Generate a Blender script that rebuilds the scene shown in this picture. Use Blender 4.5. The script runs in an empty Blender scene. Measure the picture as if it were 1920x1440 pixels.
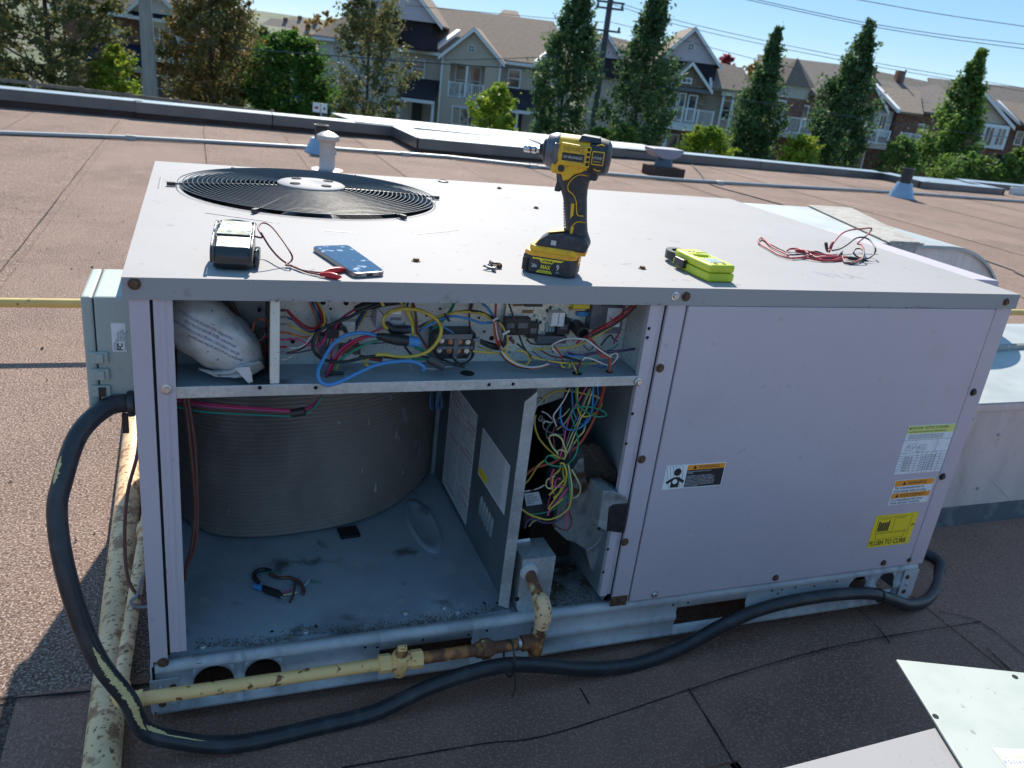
import bpy, math, random
from mathutils import Vector, Matrix
from mathutils.bvhtree import BVHTree
from mathutils.noise import noise as pnoise
rnd = random.Random(11)
S = bpy.context.scene
COL = S.collection
V = Vector

# ------------------------------------------------------------------ camera
CAM = V((0.1104, -1.317, 1.2171)); FPX = 1528.134
def _rz(a): return Matrix.Rotation(a, 3, 'Z')
CR = _rz(-0.3879) @ Matrix.Rotation(1.1966, 3, 'X') @ _rz(0.1218)
cd = bpy.data.cameras.new('camera'); co = bpy.data.objects.new('camera', cd); COL.objects.link(co)
co.matrix_world = Matrix.Translation(CAM) @ CR.to_4x4()
cd.sensor_width = 36; cd.lens = FPX / 1920 * 36; cd.clip_start = .02; cd.clip_end = 6000
cd.dof.use_dof = True; cd.dof.focus_distance = 1.5; cd.dof.aperture_fstop = 9
S.camera = co
# ------------------------------------------------------------------ light
SUN = V((0.30, 1.12, 1.0)).normalized()
EL = math.asin(SUN.z); AZ = math.atan2(SUN.x, SUN.y)
w = bpy.data.worlds.new('World'); S.world = w; w.use_nodes = True
nt = w.node_tree; bgn = nt.nodes['Background']
sky = nt.nodes.new('ShaderNodeTexSky'); sky.sky_type = 'NISHITA'; sky.sun_disc = False
sky.sun_elevation = EL; sky.sun_rotation = AZ; sky.altitude = 5000
sky.air_density = 1.0; sky.dust_density = 0.0; sky.ozone_density = 5.0
hs = nt.nodes.new('ShaderNodeHueSaturation'); hs.inputs['Saturation'].default_value = 2.0; hs.inputs['Value'].default_value = 1.17; hs.inputs['Hue'].default_value = .497
gm_ = nt.nodes.new('ShaderNodeGamma'); gm_.inputs['Gamma'].default_value = .3
nt.links.new(sky.outputs[0], gm_.inputs['Color']); nt.links.new(gm_.outputs[0], hs.inputs['Color']); nt.links.new(hs.outputs[0], bgn.inputs[0])
bgn.inputs[1].default_value = 0.145
sl = bpy.data.lights.new('sun', 'SUN'); sl.energy = 2.35; sl.angle = math.radians(.53); sl.color = (1, .93, .82)
so = bpy.data.objects.new('sun', sl); COL.objects.link(so); so.rotation_euler = SUN.to_track_quat('Z', 'Y').to_euler()
so.location = (0, 0, 30)
S.view_settings.view_transform = 'Standard'; S.view_settings.look = 'None'
S.view_settings.exposure = 1.7; S.view_settings.gamma = 1
S.cycles.max_bounces = 8; S.cycles.diffuse_bounces = 4; S.cycles.transparent_max_bounces = 12

# ------------------------------------------------------------------ pixel helpers (photo pixels -> points on real planes)
def ray(u, v): return (CR @ V(((u-960)/FPX, -(v-720)/FPX, -1))).normalized()
def at(u, v, y=None, z=None, x=None):
    d = ray(u, v)
    if y is not None: t = (y-CAM.y)/d.y
    elif z is not None: t = (z-CAM.z)/d.z
    else: t = (x-CAM.x)/d.x
    return CAM + d*t
E1 = V((.9258, -.3780, 0)); E2 = V((.3780, .9258, 0))
BGM = Matrix(((E1.x, E2.x, 0, CAM.x), (E1.y, E2.y, 0, CAM.y), (0, 0, 1, CAM.z), (0, 0, 0, 1)))
def far(u, v, d):          # photo pixel at depth d -> street frame (right, depth, height over eye)
    r = ray(u, v); q = r*(d/r.dot(E2)); return V((q.dot(E1), d, q.z))

# ------------------------------------------------------------------ mesh helpers
def spline(p, n=6, closed=False):
    p = [V(q) for q in p]
    if len(p) < 3: return p
    out = []; m = len(p); rng = range(m if closed else m-1)
    for i in rng:
        if closed: a, b, c, d = p[(i-1) % m], p[i], p[(i+1) % m], p[(i+2) % m]
        else:
            b, c = p[i], p[i+1]; a = p[i-1] if i else b*2-c; d = p[i+2] if i+2 < m else c*2-b
        for k in range(n):
            t = k/n; t2 = t*t; t3 = t2*t
            out.append(.5*((2*b)+(c-a)*t+(2*a-5*b+4*c-d)*t2+(3*b-a-3*c+d)*t3))
    if not closed: out.append(p[-1])
    return out
class MB:
    def __init__(s, T=None): s.v = []; s.f = []; s.T = T
    def add(s, vs, fs):
        n = len(s.v)
        s.v += [tuple(s.T @ V(q)) if s.T is not None else tuple(q) for q in vs]
        s.f += [tuple(i+n for i in f) for f in fs]; return s
    def box(s, x0, x1, y0, y1, z0, z1):
        vs = [(x, y, z) for z in (z0, z1) for y in (y0, y1) for x in (x0, x1)]
        return s.add(vs, [(0,2,3,1),(4,5,7,6),(0,1,5,4),(2,6,7,3),(0,4,6,2),(1,3,7,5)])
    def cbox(s, c, h, M=None):
        c = V(c); vs = []
        for z in (-1, 1):
            for y in (-1, 1):
                for x in (-1, 1):
                    q = V((x*h[0], y*h[1], z*h[2])); vs.append(c+(M @ q if M else q))
        return s.add(vs, [(0,2,3,1),(4,5,7,6),(0,1,5,4),(2,6,7,3),(0,4,6,2),(1,3,7,5)])
    def tube(s, pts, r, n=8, closed=False, caps=True):
        pts = [V(q) for q in pts]; m = len(pts); rs = r if isinstance(r, (list, tuple)) else [r]*m
        N = None; vs = []
        for i in range(m):
            a = pts[i-1] if (i or closed) else pts[i]; b = pts[(i+1) % m] if (i < m-1 or closed) else pts[i]
            t = (b-a); t = t.normalized() if t.length > 1e-9 else V((0,0,1))
            if N is None: N = t.orthogonal().normalized()
            else:
                N = N-t*N.dot(t); N = N.normalized() if N.length > 1e-9 else t.orthogonal().normalized()
            B = t.cross(N)
            for k in range(n):
                q = 2*math.pi*k/n; vs.append(pts[i]+(N*math.cos(q)+B*math.sin(q))*rs[i])
        fs = []
        for i in range(m if closed else m-1):
            j = (i+1) % m
            for k in range(n): fs.append((i*n+k, i*n+(k+1) % n, j*n+(k+1) % n, j*n+k))
        if caps and not closed: fs += [tuple(range(n-1, -1, -1)), tuple(range((m-1)*n, m*n))]
        return s.add(vs, fs)
    def cyl(s, a, b, r0, r1=None, n=16): return s.tube([a, b], [r0, r0 if r1 is None else r1], n)
    def lathe(s, prof, o, ax, n=24):      # prof: (radius, height along ax)
        o = V(o); ax = V(ax).normalized(); N = ax.orthogonal().normalized(); B = ax.cross(N); vs = []
        for r, h in prof:
            for k in range(n):
                q = 2*math.pi*k/n; vs.append(o+ax*h+(N*math.cos(q)+B*math.sin(q))*max(r, 1e-5))
        fs = [(i*n+k, i*n+(k+1) % n, (i+1)*n+(k+1) % n, (i+1)*n+k) for i in range(len(prof)-1) for k in range(n)]
        fs += [tuple(range(n-1, -1, -1)), tuple(range((len(prof)-1)*n, len(prof)*n))]
        return s.add(vs, fs)
    def prism(s, poly, d):                 # poly: 3D points (planar), d: extrusion vector
        n = len(poly); d = V(d); vs = [V(q) for q in poly]+[V(q)+d for q in poly]
        return s.add(vs, [tuple(range(n-1, -1, -1)), tuple(range(n, 2*n))]+[(i, (i+1) % n, n+(i+1) % n, n+i) for i in range(n)])
    def poly(s, pts): return s.add(pts, [tuple(range(len(pts)))])
    def build(s, name, m, parent=None, smooth=None, bevel=0, seg=2):
        me = bpy.data.meshes.new(name); me.from_pydata(s.v, [], s.f); me.update()
        if smooth:
            me.polygons.foreach_set('use_smooth', [True]*len(me.polygons)); me.set_sharp_from_angle(angle=math.radians(smooth))
        me.materials.append(m)
        o = bpy.data.objects.new(name, me); COL.objects.link(o)
        if parent is not None: adopt(o, parent)
        if bevel:
            b = o.modifiers.new('bevel', 'BEVEL'); b.width = bevel; b.segments = seg; b.limit_method = 'ANGLE'; b.angle_limit = math.radians(35)
        return o
WM = {}
def wm(o): return WM.get(o.name, Matrix())
def adopt(o, parent):
    o.parent = parent; o.matrix_parent_inverse = wm(parent).inverted()
def thing(name, loc, label, cat, group=None):
    o = bpy.data.objects.new(name, None); COL.objects.link(o); o.location = loc; o.empty_display_size = .05
    WM[o.name] = Matrix.Translation(V(loc)); return tag(o, label, cat, group)
def tag(o, label=None, cat=None, group=None, kind=None):
    if label: o['label'] = label
    if cat: o['category'] = cat
    if group: o['group'] = group
    if kind: o['kind'] = kind
    return o
def text(body, size, m, o, right, up, parent, name='lettering', depth=0.0, align='LEFT', shear=0, sx=1.0, bold=0.0):
    cu = bpy.data.curves.new('t', 'FONT'); cu.body = body; cu.size = size; cu.align_x = align; cu.shear = shear; cu.extrude = depth; cu.offset = bold
    cu.resolution_u = 2
    ob = bpy.data.objects.new('t', cu); me = bpy.data.meshes.new_from_object(ob)
    bpy.data.objects.remove(ob); bpy.data.curves.remove(cu)
    r = V(right).normalized(); u = V(up).normalized(); nrm = r.cross(u)
    M = Matrix(((r.x*sx, u.x, nrm.x, o[0]), (r.y*sx, u.y, nrm.y, o[1]), (r.z*sx, u.z, nrm.z, o[2]), (0,0,0,1)))
    me.transform(M); me.materials.clear(); me.materials.append(m); me.name = name
    ob = bpy.data.objects.new(name, me); COL.objects.link(ob)
    if parent is not None: adopt(ob, parent)
    return ob

# ------------------------------------------------------------------ materials
def mat(name, c, rough=.5, metal=0., layers=(), bump=None, spec=.5, transl=None, coord='Object', stretch=None, coat=0):
    m = bpy.data.materials.new(name); m.use_nodes = True; t = m.node_tree; N = t.nodes; L = t.links
    b = N['Principled BSDF']; b.inputs['Roughness'].default_value = rough; b.inputs['Metallic'].default_value = metal
    b.inputs['Specular IOR Level'].default_value = spec; b.inputs['Coat Weight'].default_value = coat
    c4 = (*c, 1); b.inputs['Base Color'].default_value = c4
    vec = None
    if layers or bump:
        tc = N.new('ShaderNodeTexCoord'); vec = tc.outputs[coord]
        if stretch:
            mp = N.new('ShaderNodeMapping'); mp.inputs['Scale'].default_value = stretch; L.new(vec, mp.inputs[0]); vec = mp.outputs[0]
    cur = None
    for (lc, sc, lo, hi, *rest) in layers:
        det = rest[0] if rest else 4; amt = rest[1] if len(rest) > 1 else 1.0; typ = rest[2] if len(rest) > 2 else 'noise'
        if typ == 'vor':
            n = N.new('ShaderNodeTexVoronoi'); n.inputs['Scale'].default_value = sc; src = n.outputs['Color']
        else:
            n = N.new('ShaderNodeTexNoise'); n.inputs['Scale'].default_value = sc; n.inputs['Detail'].default_value = det; src = n.outputs[0]
        L.new(vec, n.inputs['Vector'])
        r = N.new('ShaderNodeMapRange'); r.inputs[1].default_value = lo; r.inputs[2].default_value = hi; r.inputs[4].default_value = amt; L.new(src, r.inputs[0])
        mx = N.new('ShaderNodeMix'); mx.data_type = 'RGBA'; L.new(r.outputs[0], mx.inputs[0])
        if cur is None: mx.inputs[6].default_value = c4
        else: L.new(cur, mx.inputs[6])
        mx.inputs[7].default_value = (*lc, 1); cur = mx.outputs[2]
    if cur is not None: L.new(cur, b.inputs['Base Color'])
    if bump:
        n = N.new('ShaderNodeTexNoise'); n.inputs['Scale'].default_value = bump[1]; n.inputs['Detail'].default_value = 3; L.new(vec, n.inputs['Vector'])
        bp = N.new('ShaderNodeBump'); bp.inputs['Strength'].default_value = bump[0]; bp.inputs['Distance'].default_value = bump[2] if len(bump) > 2 else .002
        L.new(n.outputs[0], bp.inputs['Height']); L.new(bp.outputs[0], b.inputs['Normal'])
    if transl:
        tr = N.new('ShaderNodeBsdfTranslucent'); ms = N.new('ShaderNodeMixShader'); ms.inputs[0].default_value = transl
        if cur is not None: L.new(cur, tr.inputs[0])
        else: tr.inputs[0].default_value = c4
        out = N['Material Output']; L.new(b.outputs[0], ms.inputs[1]); L.new(tr.outputs[0], ms.inputs[2]); L.new(ms.outputs[0], out.inputs[0])
    return m
paint = mat('unit_paint_shade_lift', (.55,.485,.54), .42, 0, [((.52,.46,.51), 3, .35, .7), ((.46,.385,.41), 9, .55, .78, 7, .35), ((.30,.26,.25), 40, .66, .78, 6, .5), ((.58,.52,.55), 130, .70, .74, 2, .5)], (.10, 3.2, .012))  # unit paint, lightened in colour to lift the shaded front panels
paint_sun_toned = mat('unit_paint_sun_toned', (.375,.362,.367), .62, 0, [((.345,.335,.338), 2.5, .35, .7), ((.36,.345,.34), 6, .50, .72, 7, .6), ((.27,.25,.23), 26, .66, .74, 6, .7), ((.24,.22,.20), 150, .69, .74, 2, .6)], (.10, 3.5, .010), spec=.12)  # same unit paint, darkened in colour to tame the sunlit lid
galv = mat('galvanised', (.50,.53,.55), .45, .55, [((.62,.66,.68), 120, .35, .65, 2), ((.38,.40,.41), 14, .45, .75)], (.08, 60, .001))
galvspot = mat('galvanised_spotted', (.74,.75,.72), .5, .35, [((.62,.64,.62), 8, .4, .7), ((.16,.16,.15), 260, .64, .70, 2)], None)
rail_m = mat('rail_metal', (.44,.46,.49), .65, .05, [((.53,.55,.57), 9, .4, .7), ((.25,.29,.33), 50, .5, .8, 5, .6)], (.06, 40, .001))
pan = mat('base_pan', (.36,.44,.50), .45, .15, [((.43,.50,.55), 9, .45, .75), ((.25,.29,.32), 5, .50, .70, 8, .8), ((.52,.50,.47), 50, .60, .70, 7, .7), ((.09,.09,.09), 13, .60, .72, 8, .9)], (.06, 30, .001))
darkteal = mat('inner_sheet', (.24,.28,.30), .5, .15, [((.30,.34,.36), 12, .4, .7)], None)
dirty = mat('dirty_sheet', (.22,.25,.27), .6, .2, [((.09,.07,.05), 14, .45, .6, 6), ((.40,.40,.38), 40, .58, .7, 5)], (.3, 120, .002))
soot = mat('soot', (.03,.022,.018), .9, 0, [((.10,.055,.035), 90, .55, .7, 4)], (.4, 200, .002))
black = mat('black_plastic', (.018,.019,.022), .42, 0, [((.035,.036,.04), 60, .4, .7)])
blackr = mat('black_rubber', (.022,.024,.03), .36, 0, [((.05,.052,.058), 30, .5, .75, 5)], (.05, 90, .001))
blackm = mat('black_matte', (.012,.012,.013), .85)
rubber_grey = mat('grey_rubber', (.12,.13,.15), .45, 0, [((.2,.2,.2), 70, .5, .8, 5)])
rust_screw = mat('rusty_screw', (.09,.055,.04), .7, .3, [((.20,.10,.05), 300, .45, .6)])
silver = mat('silver_metal', (.66,.67,.68), .3, .9, [((.5,.5,.5), 200, .4, .7)])
wiremetal = mat('guard_wire', (.10,.10,.105), .28, 0, spec=.9)
guardblack = mat('guard_black', (.02,.02,.022), .4)
coil_m = mat('coil_fins', (.30,.255,.225), .6, .1, [((.18,.155,.14), 2.2, .42, .68, 7), ((.30,.265,.24), 7, .52, .70, 6, .8), ((.50,.48,.46), 9, .68, .73, 9, .8)], None, stretch=(1.6, 1.6, 1))
cream = mat('cream_paint', (.92,.57,.23), .5, 0, [((.84,.51,.21), 12, .4, .7), ((.24,.08,.03), 55, .60, .66, 8)], (.1, 60, .001))
creamrust = mat('cream_rusty', (.88,.59,.32), .55, 0, [((.70,.46,.25), 9, .4, .7), ((.30,.13,.065), 26, .54, .62, 14, .85), ((.16,.07,.04), 90, .58, .64, 8), ((.40,.17,.06), 60, .60, .68, 6)], (.15, 60, .001))
rustpipe = mat('rusty_pipe', (.17,.07,.04), .7, .2, [((.48,.20,.06), 30, .5, .62, 6), ((.62,.52,.30), 24, .58, .64, 7)], (.2, 120, .001))
ebox_m = mat('grey_plastic', (.42,.47,.43), .45, 0, [((.37,.42,.39), 6, .4, .7), ((.28,.30,.28), 60, .64, .74, 5, .6)])
white = mat('white_label', (.84,.85,.87), .5, 0, [((.74,.76,.79), 60, .4, .7)])
ink = mat('ink', (.02,.02,.025), .6)
inkblue = mat('ink_blue', (.08,.10,.30), .6)
orange = mat('label_orange', (.92,.33,.03), .5)
yellowlab = mat('label_yellow', (.95,.70,.02), .5)
limelab = mat('label_lime', (.68,.72,.22), .5)
def plain(n, c, r=.4, m=0.): return mat(n, c, r, m)
WCOL = {k: mat('wire_'+k, c, .5, 0, [(tuple(q*.7+.05 for q in c), 60, .45, .7, 4, .6)]) for k, c in dict(red=(.42,.02,.03), dred=(.16,.03,.03), orange=(.62,.14,.04), yellow=(.62,.46,.06), cream=(.66,.60,.28), green=(.02,.25,.14), blue=(.06,.26,.58), dblue=(.02,.08,.22), white=(.68,.66,.62), grey=(.22,.23,.26), black=(.02,.021,.025), pink=(.60,.07,.22), purple=(.12,.08,.18), brown=(.14,.055,.045), redor=(.45,.07,.035), teal=(.02,.30,.26), magenta=(.45,.02,.12)).items()}
drill_yellow = mat('drill_yellow', (.80,.46,.02), .45, 0, [((.52,.31,.03), 60, .5, .7, 6), ((.10,.07,.03), 240, .66, .74, 3)])
drill_amber = mat('drill_amber', (.90,.40,.02), .42, 0, [((.70,.30,.02), 70, .5, .75, 5)])
drill_black = mat('drill_black', (.03,.032,.038), .5, 0, [((.07,.07,.075), 90, .5, .75, 5)], (.1, 700, .0005))
drill_grey = mat('drill_grey', (.12,.13,.15), .38, .5, [((.2,.2,.21), 80, .5, .75, 5)])
lime = mat('meter_lime', (.55,.62,.03), .42, 0, [((.48,.54,.03), 40, .45, .75)])
glassd = mat('dark_glass', (.02,.05,.12), .08, 0, [((.55,.62,.68), 55, .60, .66, 7, .75)], spec=.8)
lcd = plain('lcd', (.42,.50,.50), .2)

# ================================================================== SETTING
ZR = -.034
def membrane(name, base, lite, dark, amt=1):
    return mat(name, base, .92, 0, [(tuple(x*.66 for x in base), 1.1, .42, .64, 7), (tuple(x*1.25 for x in base), 5, .48, .72, 6, .6), (dark, 210, .51, .59, 2, .85), (lite, 165, .53, .61, 2, .85), (tuple(x*.6 for x in base), .55, .58, .72, 7, .6)], (.8, 220, .004), spec=.25)
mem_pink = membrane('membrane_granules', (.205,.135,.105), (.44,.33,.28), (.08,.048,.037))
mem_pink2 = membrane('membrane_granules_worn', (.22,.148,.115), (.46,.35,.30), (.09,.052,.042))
mem_shade = membrane('membrane_shade_lift', (.30,.17,.128), (.38,.23,.175), (.22,.125,.09))  # front membrane copy, lightened in colour to lift its shade
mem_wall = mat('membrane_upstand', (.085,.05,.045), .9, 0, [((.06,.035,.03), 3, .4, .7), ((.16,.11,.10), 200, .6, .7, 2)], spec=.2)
mem_lit = membrane('membrane_lit_darkened', (.10,.068,.055), (.20,.15,.13), (.04,.028,.022))  # front membrane copy, darkened so its sunlit sliver stays dim
tar = mat('bitumen', (.03,.025,.024), .9, 0, [((.06,.05,.048), 50, .45, .7)], (.3, 60, .003), spec=.08)
ground_m = mat('ground_mix', (.09,.11,.05), .95, 0, [((.16,.15,.13), .06, .45, .6), ((.06,.09,.03), .4, .4, .7)])
GZ = -6.4
g = MB().box(-1500, 1500, -1500, 2500, CAM.z+GZ-2, CAM.z+GZ).build('ground', ground_m); tag(g, kind='structure')
asph = mat('asphalt', (.055,.055,.058), .9, 0, [((.075,.075,.075), .5, .4, .7)])
rd = MB(BGM).box(-90, 120, 20, 33, GZ, GZ+.006).build('road', asph); tag(rd, kind='structure')
pvm = mat('concrete', (.36,.35,.33), .9, 0, [((.28,.27,.25), .8, .4, .7)])
pv = MB(BGM).box(-90, 120, 33, 35.4, GZ, GZ+.13).build('pavement', pvm); tag(pv, kind='structure')
roof = MB().box(-60, 60, -40, 11.3, CAM.z+GZ+.01, ZR-.004).build('flat_roof', mem_pink); tag(roof, kind='structure')
xs = [-1.77+.98*k for k in range(-5, 20)]
for k, x in enumerate(xs):
    h = .0035+.003*(k % 2); j = rnd.uniform(-.02, .02)
    MB().box(x+j-.02, x+.98+.02, .125, 10.95, ZR-.003, ZR+h).build('membrane_sheet', mem_pink if k % 3 else mem_pink2, roof)
    p = []; y = .13
    while y < 10.9: p.append(V((x+j-.02+pnoise((x, y*1.7, 0))*.012, y, 0))); y += .22
    w_ = [.003+.005*max(0, pnoise((x*3, q.y*2.1, 5))) for q in p]; b = MB()
    b.add([(q.x-a, q.y, ZR+.0068) for q, a in zip(p, w_)]+[(q.x+a, q.y, ZR+.0068) for q, a in zip(p, w_)], [(i, i+len(p), i+1+len(p), i+1) for i in range(len(p)-1)]).build('seam_bead', tar, roof)
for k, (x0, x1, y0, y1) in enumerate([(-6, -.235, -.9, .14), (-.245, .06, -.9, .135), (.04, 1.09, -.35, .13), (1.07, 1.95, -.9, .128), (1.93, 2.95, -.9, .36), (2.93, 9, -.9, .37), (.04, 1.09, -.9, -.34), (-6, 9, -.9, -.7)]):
    MB().box(x0, x1, y0, y1, ZR-.002, ZR+.005+.0028*(k % 3)).build('membrane_sheet', mem_lit if k < 1 else mem_shade, roof)
def bead(px, wd, z=ZR+.0125):
    p = spline([at(u, v, z=z) for u, v in px], 10); n = len(p); b = MB(); L_ = []; R_ = []
    for i, q in enumerate(p):
        d = (p[min(i+1, n-1)]-p[max(i-1, 0)]).normalized(); s_ = V((-d.y, d.x, 0)); a = wd*(.45+.9*abs(pnoise((q.x*9, q.y*9, 3))))
        L_.append(q+s_*a); R_.append(q-s_*a*(.6+.8*abs(pnoise((q.x*14, q.y*14, 8)))))
    b.add(L_+R_, [(i, i+n, i+1+n, i+1) for i in range(n-1)]).build('seam_bead', tar, roof)
bead([(-40,1315),(60,1306),(165,1297),(300,1280)], .006)
bead([(640,1440),(900,1395),(1050,1372),(1400,1258),(1600,1205),(1840,1165)], .0028)
bead([(1290,1290),(1340,1370),(1385,1445)], .003); bead([(1088,1290),(1105,1320)], .003)
bead([(1590,1125),(1640,1170),(1668,1205)], .003); bead([(1760,1145),(1840,1168),(1925,1232)], .0026)
bead([(1850,1215),(1900,1262)], .003)
# ---- parapet
cop_m = mat('coping_metal', (.10,.105,.115), .32, .35, [((.13,.135,.145), 3, .4, .7)], spec=.8)
cop_top = mat('coping_top_sky_tone', (.42,.47,.50), .30, .4, [((.36,.40,.42), 3, .4, .7)], spec=.8)  # coping metal paled in colour for reflected sky; bay covers use it too
par = thing('parapet', (4, 11, ZR), 'low parapet with dark metal coping and brown membrane upstand along the roof edge', 'parapet')
def ztop(x): return .195-.0075*(x+2.1)
def seg(x0, y0, x1, y1, n=1, up=True):
    d = V((x1-x0, y1-y0, 0)); Ln = d.length; d.normalize(); s_ = V((-d.y, d.x, 0))
    for i in range(n):
        a = V((x0, y0, 0))+d*(Ln*i/n+(.006 if i else -.02)); b = V((x0, y0, 0))+d*(Ln*(i+1)/n-.006+(.03 if i == n-1 else 0))
        za, zb = ztop(a.x), ztop(b.x); dz = V((0, 0, 1))
        m = MB()
        def q(p, z, off): return p+s_*off+dz*z
        m.add([q(a, za-.135, -.02), q(b, zb-.135, -.02), q(b, zb-.004, -.02), q(a, za-.004, -.02), q(a, za-.135, -.012), q(b, zb-.135, -.012), q(b, zb-.02, -.012), q(a, za-.02, -.012)],
              [(0,1,2,3), (4,7,6,5), (0,4,5,1), (0,3,7,4), (1,5,6,2)])
        c = m.build('coping_face', cop_m, par)
        MB().prism([q(a, za-.004, -.024), q(b, zb-.004, -.024), q(b, zb+.006, .24), q(a, za+.006, .24)], (0, 0, .006)).build('coping_top', cop_top, par)
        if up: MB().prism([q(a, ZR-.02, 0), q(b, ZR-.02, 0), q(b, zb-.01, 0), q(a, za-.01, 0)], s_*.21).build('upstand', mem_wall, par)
seg(-14, 10.9, -.62, 10.9, 4); seg(-.62, 10.84, 2.75, 10.84, 2)
seg(2.75, 10.84, 2.80, 9.55, 1); seg(2.82, 9.5, 5.0, 9.5, 1); seg(5.05, 9.5, 5.1, 10.84, 1)
seg(5.1, 10.84, 6.5, 10.84, 1); seg(6.5, 10.87, 11.9, 10.87, 2)
seg(11.9, 10.87, 11.95, 10.0, 1); seg(11.95, 9.95, 13.9, 9.95, 1); seg(13.95, 9.95, 14.0, 10.8, 1); seg(14.0, 10.87, 22, 10.87, 3)
for px, vx in ((-.62, 0), (2.78, 0)):
    MB().box(px-.05, px+.05, 10.86, 11.1, ztop(px)+.004, ztop(px)+.014).build('coping_joint', cop_top, par)
MB().prism([(2.9,9.72,.115),(4.95,9.72,.105),(4.95,10.88,.115),(2.9,10.88,.125)], (0,0,.02)).build('bay_cover', cop_top, par)
MB().prism([(12.05,10.15,.05),(13.85,10.15,.04),(13.85,10.9,.05),(12.05,10.9,.06)], (0,0,.02)).build('bay_cover', cop_top, par)
# wide pale flashing sheet behind the parapet
a = at(668, 229, y=10.85); b = at(1262, 291, y=10.85); c = at(1205, 272, y=12.1); d = at(622, 213, y=11.9)
fl = thing('metal_canopy', (4, 11.5, ZR), 'wide pale metal flashing sheet lying behind the middle of the parapet', 'flashing')
MB().prism([a, b, c, d], (0, 0, .012)).build('sheet', mat('pale_flashing', (.50,.55,.55), .35, .25, [((.42,.47,.47), 2, .4, .7)]), fl)
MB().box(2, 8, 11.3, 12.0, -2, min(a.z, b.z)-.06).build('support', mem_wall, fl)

# ================================================================== ROOFTOP UNIT
W, D, H = 1.88, 1.187, .852
unit = thing('rooftop_unit', (.94, .6, 0), 'grey packaged rooftop air conditioning unit with its front access panel removed', 'air conditioner')
# lid with fan hole
FC = V((.373, .812)); FR = .309
lidb = MB(); x0, x1, y0, y1 = -.004, W+.002, -.006, D+.002
angs = sorted(set([2*math.pi*k/72 for k in range(72)]+[math.atan2(yy-FC.y, xx-FC.x) % (2*math.pi) for xx in (x0, x1) for yy in (y0, y1)]))
inn = []; outr = []
for q in angs:
    c_, s_ = math.cos(q), math.sin(q); t = 1e9
    if c_ > 1e-9: t = min(t, (x1-FC.x)/c_)
    if c_ < -1e-9: t = min(t, (x0-FC.x)/c_)
    if s_ > 1e-9: t = min(t, (y1-FC.y)/s_)
    if s_ < -1e-9: t = min(t, (y0-FC.y)/s_)
    inn.append((FC.x+FR*c_, FC.y+FR*s_)); outr.append((FC.x+t*c_, FC.y+t*s_))
n = len(angs)
vs = [(*p, H) for p in inn]+[(*p, H) for p in outr]+[(*p, H-.035) for p in outr]+[(*p, H-.05) for p in inn]
fs = []
for i in range(n):
    j = (i+1) % n
    fs += [(i, n+i, n+j, j), (n+i, 2*n+i, 2*n+j, n+j), (j, 3*n+j, 3*n+i, i)]
lid = lidb.add(vs, fs).build('lid', paint_sun_toned, unit)
sd = lid.modifiers.new('solid', 'SOLIDIFY'); sd.thickness = .002; sd.offset = -1
b_ = lid.modifiers.new('bevel', 'BEVEL'); b_.width = .003; b_.segments = 2; b_.limit_method = 'ANGLE'; b_.angle_limit = math.radians(50)
def screw(p, ax, parent, r=.0062, m=rust_screw, washer=True):
    ax = V(ax).normalized(); p = V(p); b = MB()
    if washer: b.lathe([(r*1.45, 0), (r*1.45, r*.22), (r*1.1, r*.3)], p, ax, 14)
    b.lathe([(r, 0), (r, r*.75), (r*.85, r*.95), (0, r*.95)], p, ax, 6)
    return b.build('screw', m, parent, 30)
for u, v in [(936,354),(1005,391),(780,490),(1204,504)]: screw(at(u, v, z=H), (0,0,1), lid, .006)
for u, v in [(252,532),(1286,556),(1886,566)]: screw(at(u, v, y=-.0062), (0,-1,0), lid, .0066 if u < 1800 else .006)
screw(at(1266,555,y=-.0062), (0,-1,0), lid, .006, silver)
MB().lathe([(.016,0),(.016,.004),(.011,.005),(.010,.001),(0,.001)], at(831,341,z=H), (0,0,1), 20).build('plug', black, lid, 40)
def ridge(a, b, r=.003, m=paint_sun_toned, k=.35):
    p = [at(*a, z=H), at(*b, z=H)]; c = [p[0].lerp(p[1], t/8) for t in range(9)]
    MB().tube([q-V((0,0,r*(1-k))) for q in c], [r*(.2 if t in (0, 8) else 1) for t in range(9)], 8).build('stiffening_rib', m, lid, 60)
scr = mat('scuffed_paint', (.33,.31,.30), .5, 0, [((.20,.18,.16), 60, .45, .65)])
ridge((368,397),(532,420),.004,scr); ridge((298,357),(304,329),.006); ridge((741,338),(834,366),.003,scr); ridge((770,441),(868,431),.003,scr); ridge((600,432),(672,437),.004,mat('tape_strip', (.62,.58,.46), .5)); ridge((485,316),(628,325),.004,scr)
# scribbled letters on the lid by the test leads
mk = mat('faint_marker', (.36,.345,.375), .45)
text('WA', .075, mk, at(1552,520,z=H+.0004), (1,-.05,0), (0,1,0), lid, 'scribble', sx=.8)
# ---- dirt flecks, scuffs and paint chips
def flecks(n_, m, parent, nm, place, smin, smax, asp=(1, 3)):
    b = MB()
    for _ in range(n_):
        p, u_, v_ = place(); a_ = rnd.random()*6.28; e1v = u_*math.cos(a_)+v_*math.sin(a_); e2v = v_*math.cos(a_)-u_*math.sin(a_); s1 = rnd.uniform(smin, smax)*rnd.uniform(*asp); s2 = rnd.uniform(smin, smax); k_ = 7
        b.poly([p+e1v*(s1*math.cos(6.283*i/k_)*rnd.uniform(.5, 1.2))+e2v*(s2*math.sin(6.283*i/k_)*rnd.uniform(.5, 1.2)) for i in range(k_)])
    return tag(b.build(nm, m, parent), kind='stuff')
def onlid():
    while True:
        x, y = rnd.uniform(.02, 1.85), rnd.uniform(.01, 1.17)
        if (V((x, y))-FC).length > FR+.03: return V((x, y, H+.0003)), V((1,0,0)), V((0,1,0))
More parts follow.
